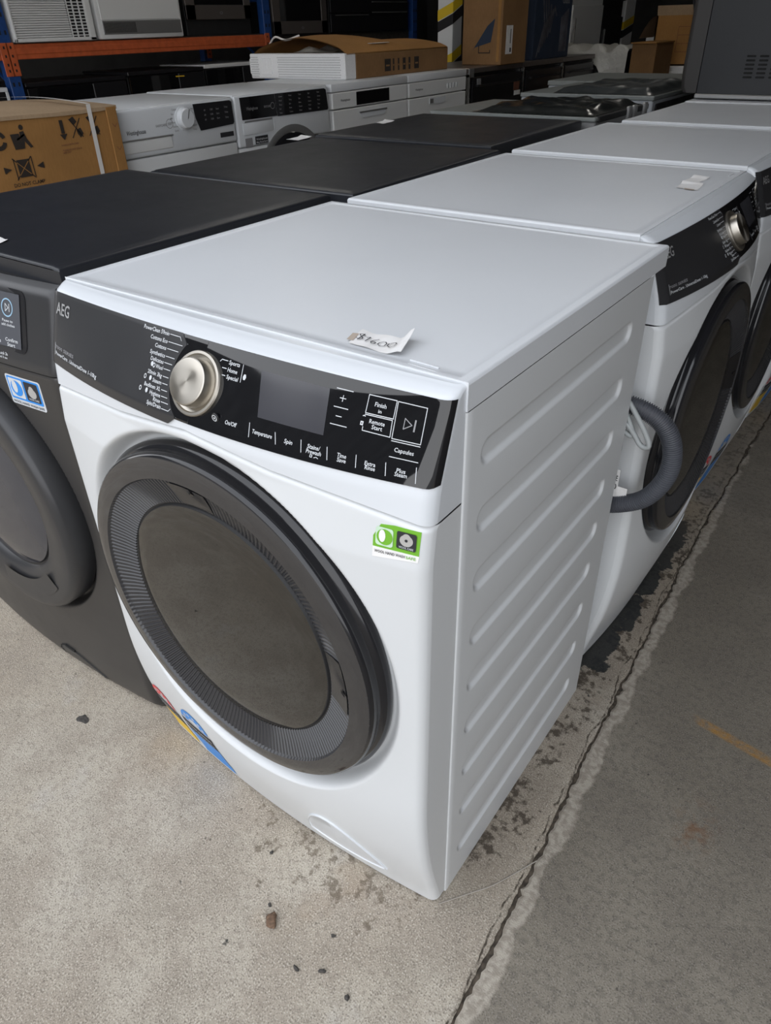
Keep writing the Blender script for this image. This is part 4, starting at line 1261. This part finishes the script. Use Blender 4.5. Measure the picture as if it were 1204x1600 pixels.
# wrapped and plain cartons at the end of the oven row
wp = thing('wrapped_appliance', 'appliance wrapped in pale plastic film at the end of the oven row', 'appliance', (-2.30, 6.24, 0))
MB().box((.02, .02, 0), (.68, .44, .86), 'black_matt', .004).build('body', wp, 30)
def wrapf(u, v_):
    # film hanging over the top and front
    if v_ < .5: return (.72 * u, .44 - .46 * (v_ / .5), .872 + .03 * abs(math.sin(u * 9 + v_ * 5)) + .02 * math.sin(u * 23))
    t = (v_ - .5) / .5; return (.72 * u, -.02 - .02 * abs(math.sin(u * 11)) * t, .872 - t * (.09 + .40 * math.sin(u * 4.4 + .9) ** 6))
MB().grid(wrapf, lin(0, 1, 30), lin(0, 1, 24), 'wrap').build('film', wp, 60)
cb = thing('carton', 'small brown carton between the wrapped appliance and the pale upright case', 'box', (-1.56, 6.25, 0))
MB().box((0, 0, 0), (.20, .42, .92), 'card_dark', .003).build('box_shell', cb, 30)
MB().box((-.004, -.03, .918), (.204, .43, .928), 'card', .002).build('top_flap', cb, 30)
gc = thing('portable_cooler', 'pale upright case with slot vents, right of the small brown carton', 'appliance', (-1.90, 7.52, 0))
MB().box((0, 0, 0), (.22, .40, .975), 'white_old', .012, 2).build('body', gc, 30)
v = MB()
for i in range(8): v.box((.03, -.003, .55 + i * .03), (.09, .0, .562 + i * .03), 'black_matt')
v.build('vent', gc, 0)
MB().tube(bez([(.14, -.01, .97), (.16, -.02, .85), (.15, -.015, .7), (.17, -.01, .62)], 8), .006, 'rubber', 6).build('cable', gc, 40)
pl = thing('cabinet', 'low white cabinet carrying the open brown carton near the dark dryer', 'cabinet', (-1.78, 7.40 - .62, 0))
MB().box((0, 0, 0), (.60, .50, .74), 'white_old', .006).build('body', pl, 30)
MB().box((.02, -.012, .05), (.58, 0, .70), 'white_old', .004).build('door', pl, 30)
oc = thing('carton', 'open brown carton with packing inside on the low white cabinet, left of the dark dryer', 'box', (-1.60, 6.86, .7405))
m = MB()
m.box((0, .0, 0), (.44, .012, .36), 'card').box((0, .36, 0), (.44, .372, .36), 'card').box((0, 0, 0), (.012, .372, .36), 'card').box((.428, 0, 0), (.44, .372, .36), 'card').box((0, 0, 0), (.44, .372, .01), 'card')
m.build('box_shell', oc, 30)
m = MB()
m.grid(lambda u, v_: (-.13 * v_, .37 * u, .36 - .16 * v_ ** 2), lin(0, 1, 4), lin(0, 1, 5), 'card_top')
m.grid(lambda u, v_: (.44 * u, -.02 * v_, .36 + .07 * v_), lin(0, 1, 4), [0, 1], 'card_top')
m.build('top_flap', oc, 30)
MB().box((.04, .06, .10), (.30, .30, .37), 'foam', .02, 2).build('packing_foam', oc, 30)
pr = MB()
for i in range(4):
    z = .10 + .06 * i; ribbon(pr, [(.20, z), (.40, z)], .003, 'card_print2', lambda x, z_: (x, -.001, z_))
ribbon(pr, [(.20, .10), (.20, .28)], .003, 'card_print2', lambda x, z_: (x, -.001, z_)); ribbon(pr, [(.32, .10), (.32, .28)], .003, 'card_print2', lambda x, z_: (x, -.001, z_))
pr.build('print', oc, 0, kind='stuff')

# ------------------------------------------------------------------ pallet rack on the far left with stock
rk = thing('pallet_rack', 'blue and orange steel pallet rack along the far wall', 'rack', (-4.60, 0, 0))
def upright(x, y):
    mb = MB().box((x - .07, y, 0), (x, y + .09, 2.9), 'rack_blue', .004)
    for k in range(24):
        for o in (.025, .065): mb.box((x, y + o - .007, .3 + k * .1), (x + .001, y + o + .007, .325 + k * .1), 'black_matt')
    return mb.build('upright', rk, 30)
for y in (2.60, 5.16, 7.55):
    upright(0, y); upright(-.85, y)
    b = MB()
    for k in range(5): b.tube([(-.07, y + .045, .3 + k * .5), (-.78, y + .045, .3 + (k + (1 if k % 2 else 0)) * .5)], .012, 'rack_blue', 6)
    b.build('brace', rk, 30)
def beam(x, y0, y1):
    mb = MB().box((x - .05, y0, .955), (x, y1, 1.045), 'orange', .004).box((x, y0, .985), (x + .004, y1, 1.02), 'orange', .002)
    bo = mb.build('beam', rk, 30)
    for a, b in ((y0 - .055, y0 + .004), (y1 - .004, y1 + .055)):
        c = MB().box((x - .002, a, .86), (x + .006, b, 1.055), 'orange', .002)
        for z in (.885, .92, .97, 1.02): c.box((x + .006, (a + b) / 2 - .006, z), (x + .007, (a + b) / 2 + .006, z + .016), 'black_matt')
        c.build('end_plate', bo, 30)
for x in (.0, -.80):
    beam(x, 2.695, 5.155); beam(x, .2, 2.595)
MB().box((-.84, .2, 1.046), (-.01, 5.155, 1.052), 'wood_deck').build('shelf_board', rk, 0)
MB().box((-.84, 5.26, .955), (-.05, 7.54, 1.030), 'wood_deck').build('shelf_board', rk, 0)
RX = -4.60
ac = thing('air_conditioner', 'white louvred window air conditioner at the left end of the rack shelf', 'air conditioner', (RX + .02, 2.715, 1.0525), PI / 2)
w = .645
MB().box((0, .02, 0), (w, .60, .44), 'white_old', .01, 2).build('body', ac, 30)
fr_ = MB().box((0, 0, 0), (w, .02, .022), 'white_old', .004).box((0, 0, .418), (w, .02, .44), 'white_old', .004).box((0, 0, 0), (.018, .02, .44), 'white_old', .004).box((w - .05, 0, 0), (w, .02, .44), 'white_old', .004)
fa = fr_.build('front_frame', ac, 30)
for i in range(28):
    MB().box((.018, .004, .026 + i * .014), (.445, .018, .035 + i * .014), 'white_old', .002).build('louvre', fa, 0)
MB().box((.45, .014, .02), (w - .05, .019, .42), 'black_matt').build('outlet_recess', fa, 0)
for i in range(20): MB().box((.45, .004, .03 + i * .0195), (w - .05, .012, .036 + i * .0195), 'white_old').build('outlet_louvre', fa, 0)
for x in (.45, .495, .545, .59): MB().box((x, .002, .02), (x + .007, .012, .42), 'white_old').build('outlet_bar', fa, 0)
w2_ = thing('air_conditioner', 'plain white portable unit with lower grille beside the louvred one', 'air conditioner', (RX + .02, 3.395, 1.0525), PI / 2)
w = .80
MB().box((0, .0, 0), (w, .60, .46), 'white_old', .012, 2).build('body', w2_, 30)
MB().box((.035, -.005, .03), (w - .02, .0, .115), 'steel_dull', .002).build('grille_strip', w2_, 0)
g = MB()
for i in range(24): g.box((.05 + i * .012, -.007, .04), (.054 + i * .012, -.005, .105), 'black_matt')
g.build('grille_slots', w2_, 0, kind='stuff')
MB().box((.03, -.006, .12), (w - .02, 0, .43), 'white_old', .003).build('front_cover', w2_, 30)
def wall_oven(y0, y1, z0, z1, label, low, m='brown_steel'):
    root = thing('oven', label, 'oven', (RX + .0, y0, z0), PI / 2)
    w = y1 - y0; h = z1 - z0
    MB().box((0, .02, 0), (w, .55, h), 'black_matt', .003).build('body', root, 30)
    MB().box((0, 0, low), (.10, .02, h), m, .002).box((w - .08, 0, low), (w, .02, h), m, .002).box((0, 0, low), (w, .02, low + .10), m, .002).build('front_frame', root, 30)
    MB().box((.10, .006, low + .10), (w - .08, .02, h), 'panel_gloss').build('door_glass', root, 30)
    b = MB(); disc(b, w * .52, low + .045, .018, .010, 'text_grey', lambda x, z: (x, -.001, z), 12, .6); b.build('badge', root, 0)
wall_oven(4.27, 5.01, 1.0525, 1.60, 'dusky steel built-in oven with small round badge, right of the white units', .112)
wall_oven(5.285, 6.05, 1.031, 1.60, 'brown-framed built-in oven right of the second blue upright', .01)
ov = thing('oven', 'black oven with thin bright handle at the right end of the rack', 'oven', (RX, 6.10, 1.031), PI / 2)
MB().box((0, .02, 0), (1.36, .55, .55), 'black_matt', .003).build('body', ov, 30)
MB().box((.01, 0, .01), (1.35, .02, .16), 'black', .003).box((.01, 0, .17), (1.35, .02, .54), 'black', .003).build('door', ov, 30)
MB().box((.05, -.03, .145), (.60, -.02, .152), 'steel_dull', .002).box((.66, -.03, .165), (1.30, -.02, .175), 'steel_dull', .002).box((.66, -.03, .255), (1.30, -.02, .262), 'steel_dull', .002).build('door_handle', ov, 30)
# lower level
def low_machine(y0, y1, h, label, top, body, name='washing_machine', cat='washing machine'):
    root = thing(name, label, cat, (RX - .02, y0, 0), PI / 2)
    w = y1 - y0
    MB().box((0, .02, 0), (w, .60, h - .03), body, .004).build('cabinet', root, 30)
    MB().box((-.001, 0, h - .028), (w + .001, .60, h), top, .004).build('worktop', root, 30)
    MB().box((.004, 0, h - .16), (w * .62, .02, h - .034), 'panel_gloss', .004).box((w * .64, 0, h - .16), (w - .004, .02, h - .034), 'black', .004).build('console', root, 30)
    MB().box((.0, .004, .03), (w, .02, h - .165), body, .004).build('front_panel', root, 30)
    do = MB().lathe([(.24, .004), (.235, -.02), (.18, -.03), (0, -.03)], (w / 2, 0, h * .47), 'black', 40, flip=True).build('door', root, 40)
    return root
r1 = low_machine(2.72, 3.575, .815, 'black machine under the rack shelf, behind the tan carton', 'black', 'black_matt')
r2 = low_machine(3.60, 4.385, .835, 'black machine under the rack with small gold streak on its panel', 'black', 'black_matt')
MB().box((.47, -.004, .775), (.56, -.0005, .783), 'yellow', 0).build('gold_badge', r2, 0)
r3 = low_machine(4.40, 5.10, .845, 'dark-fronted machine with pale top under the right end of the rack beam', 'white_old', 'black_matt')
bt = MB().lathe([(.035, 0), (.035, -.02), (.03, -.025), (0, -.025)], (.61, 0, .76), 'steel_dull', 24, flip=True)
bt.build('programme_knob', r3, 30)
r4 = thing('oven', 'white-framed oven corner beside the blue upright, at the left picture edge', 'oven', (RX, 1.95, 0), PI / 2)
MB().box((0, .02, 0), (.62, .55, .80), 'white_old', .004).build('body', r4, 30)
MB().box((.02, .004, .30), (.60, .02, .775), 'black', .003).build('door_glass', r4, 30)
MB().box((0, 0, .775), (.62, .02, .80), 'white_plastic', .003).box((.60, 0, 0), (.62, .02, .775), 'white_plastic', .002).build('front_frame', r4, 30)

# ------------------------------------------------------------------ crumbs on the concrete
def stone(label, x, y, r, m, seed, flat=.5, group=None, name='stone'):
    bm = bmesh.new(); bmesh.ops.create_icosphere(bm, subdivisions=2, radius=1.0)
    q = random.Random(seed); ax = q.uniform(.7, 1.3); an = q.uniform(0, PI)
    for v_ in bm.verts:
        k = 1 + .22 * math.sin(v_.co.x * 3 + seed) + .15 * math.sin(v_.co.y * 5 + seed * 2) + q.uniform(-.06, .06)
        v_.co = Vector((v_.co.x * ax * k, v_.co.y / ax * k, v_.co.z * flat * k)) * r
    zmin = min(v_.co.z for v_ in bm.verts)
    mb = MB(); mb.take(bm, m, Matrix.Translation((0, 0, -zmin)))
    o = mb.build(name, None, 50)
    o.location = (x, y, -.0006); o.rotation_euler = (0, 0, an)
    tag(o, label, 'stone', group)
GS = 'loose stones on the pale slab'
stone('flat dark chip lying alone on the pale concrete before the charcoal machine', -.157, -.124, .011, 'stone', 3, .12)
stone('brown lump of dirt on the pale concrete below the nearest machine', .410, -.188, .0095, 'stone_brown', 5, .55)
stone('white chip beside the brown lump on the pale concrete', .398, -.192, .0055, 'floor_light', 6, .5)
for i, (x, y, r, l) in enumerate(((.565, -.202, .0042, 'dark pebble nearest the bottom edge of the picture, left of the joint'), (.515, -.196, .004, 'dark pebble straight above the one nearest the bottom edge'), (.498, -.150, .003, 'small dark pebble below the white flap of the nearest machine'),
                               (.482, -.215, .0038, 'dark pebble half way between the brown lump and the lowest pebble'), (.390, -.172, .0028, 'tiny dark pebble just above the white chip'), (.335, -.110, .003, 'tiny dark pebble between the nearest machine and the brown lump'))):
    stone(l, x, y, r, 'stone', 20 + i, .6, GS)
o = MB().tube(bez([(.599, -.022, .0010), (.630, .020, .0010), (.655, .055, .0012), (.690, .125, .0010)], 10), .0009, 'strap_dull', 6).build('plastic_strip', None, 40)
tag(o, 'thin pale plastic strip on the floor at the foot of the nearest machine', 'strip')
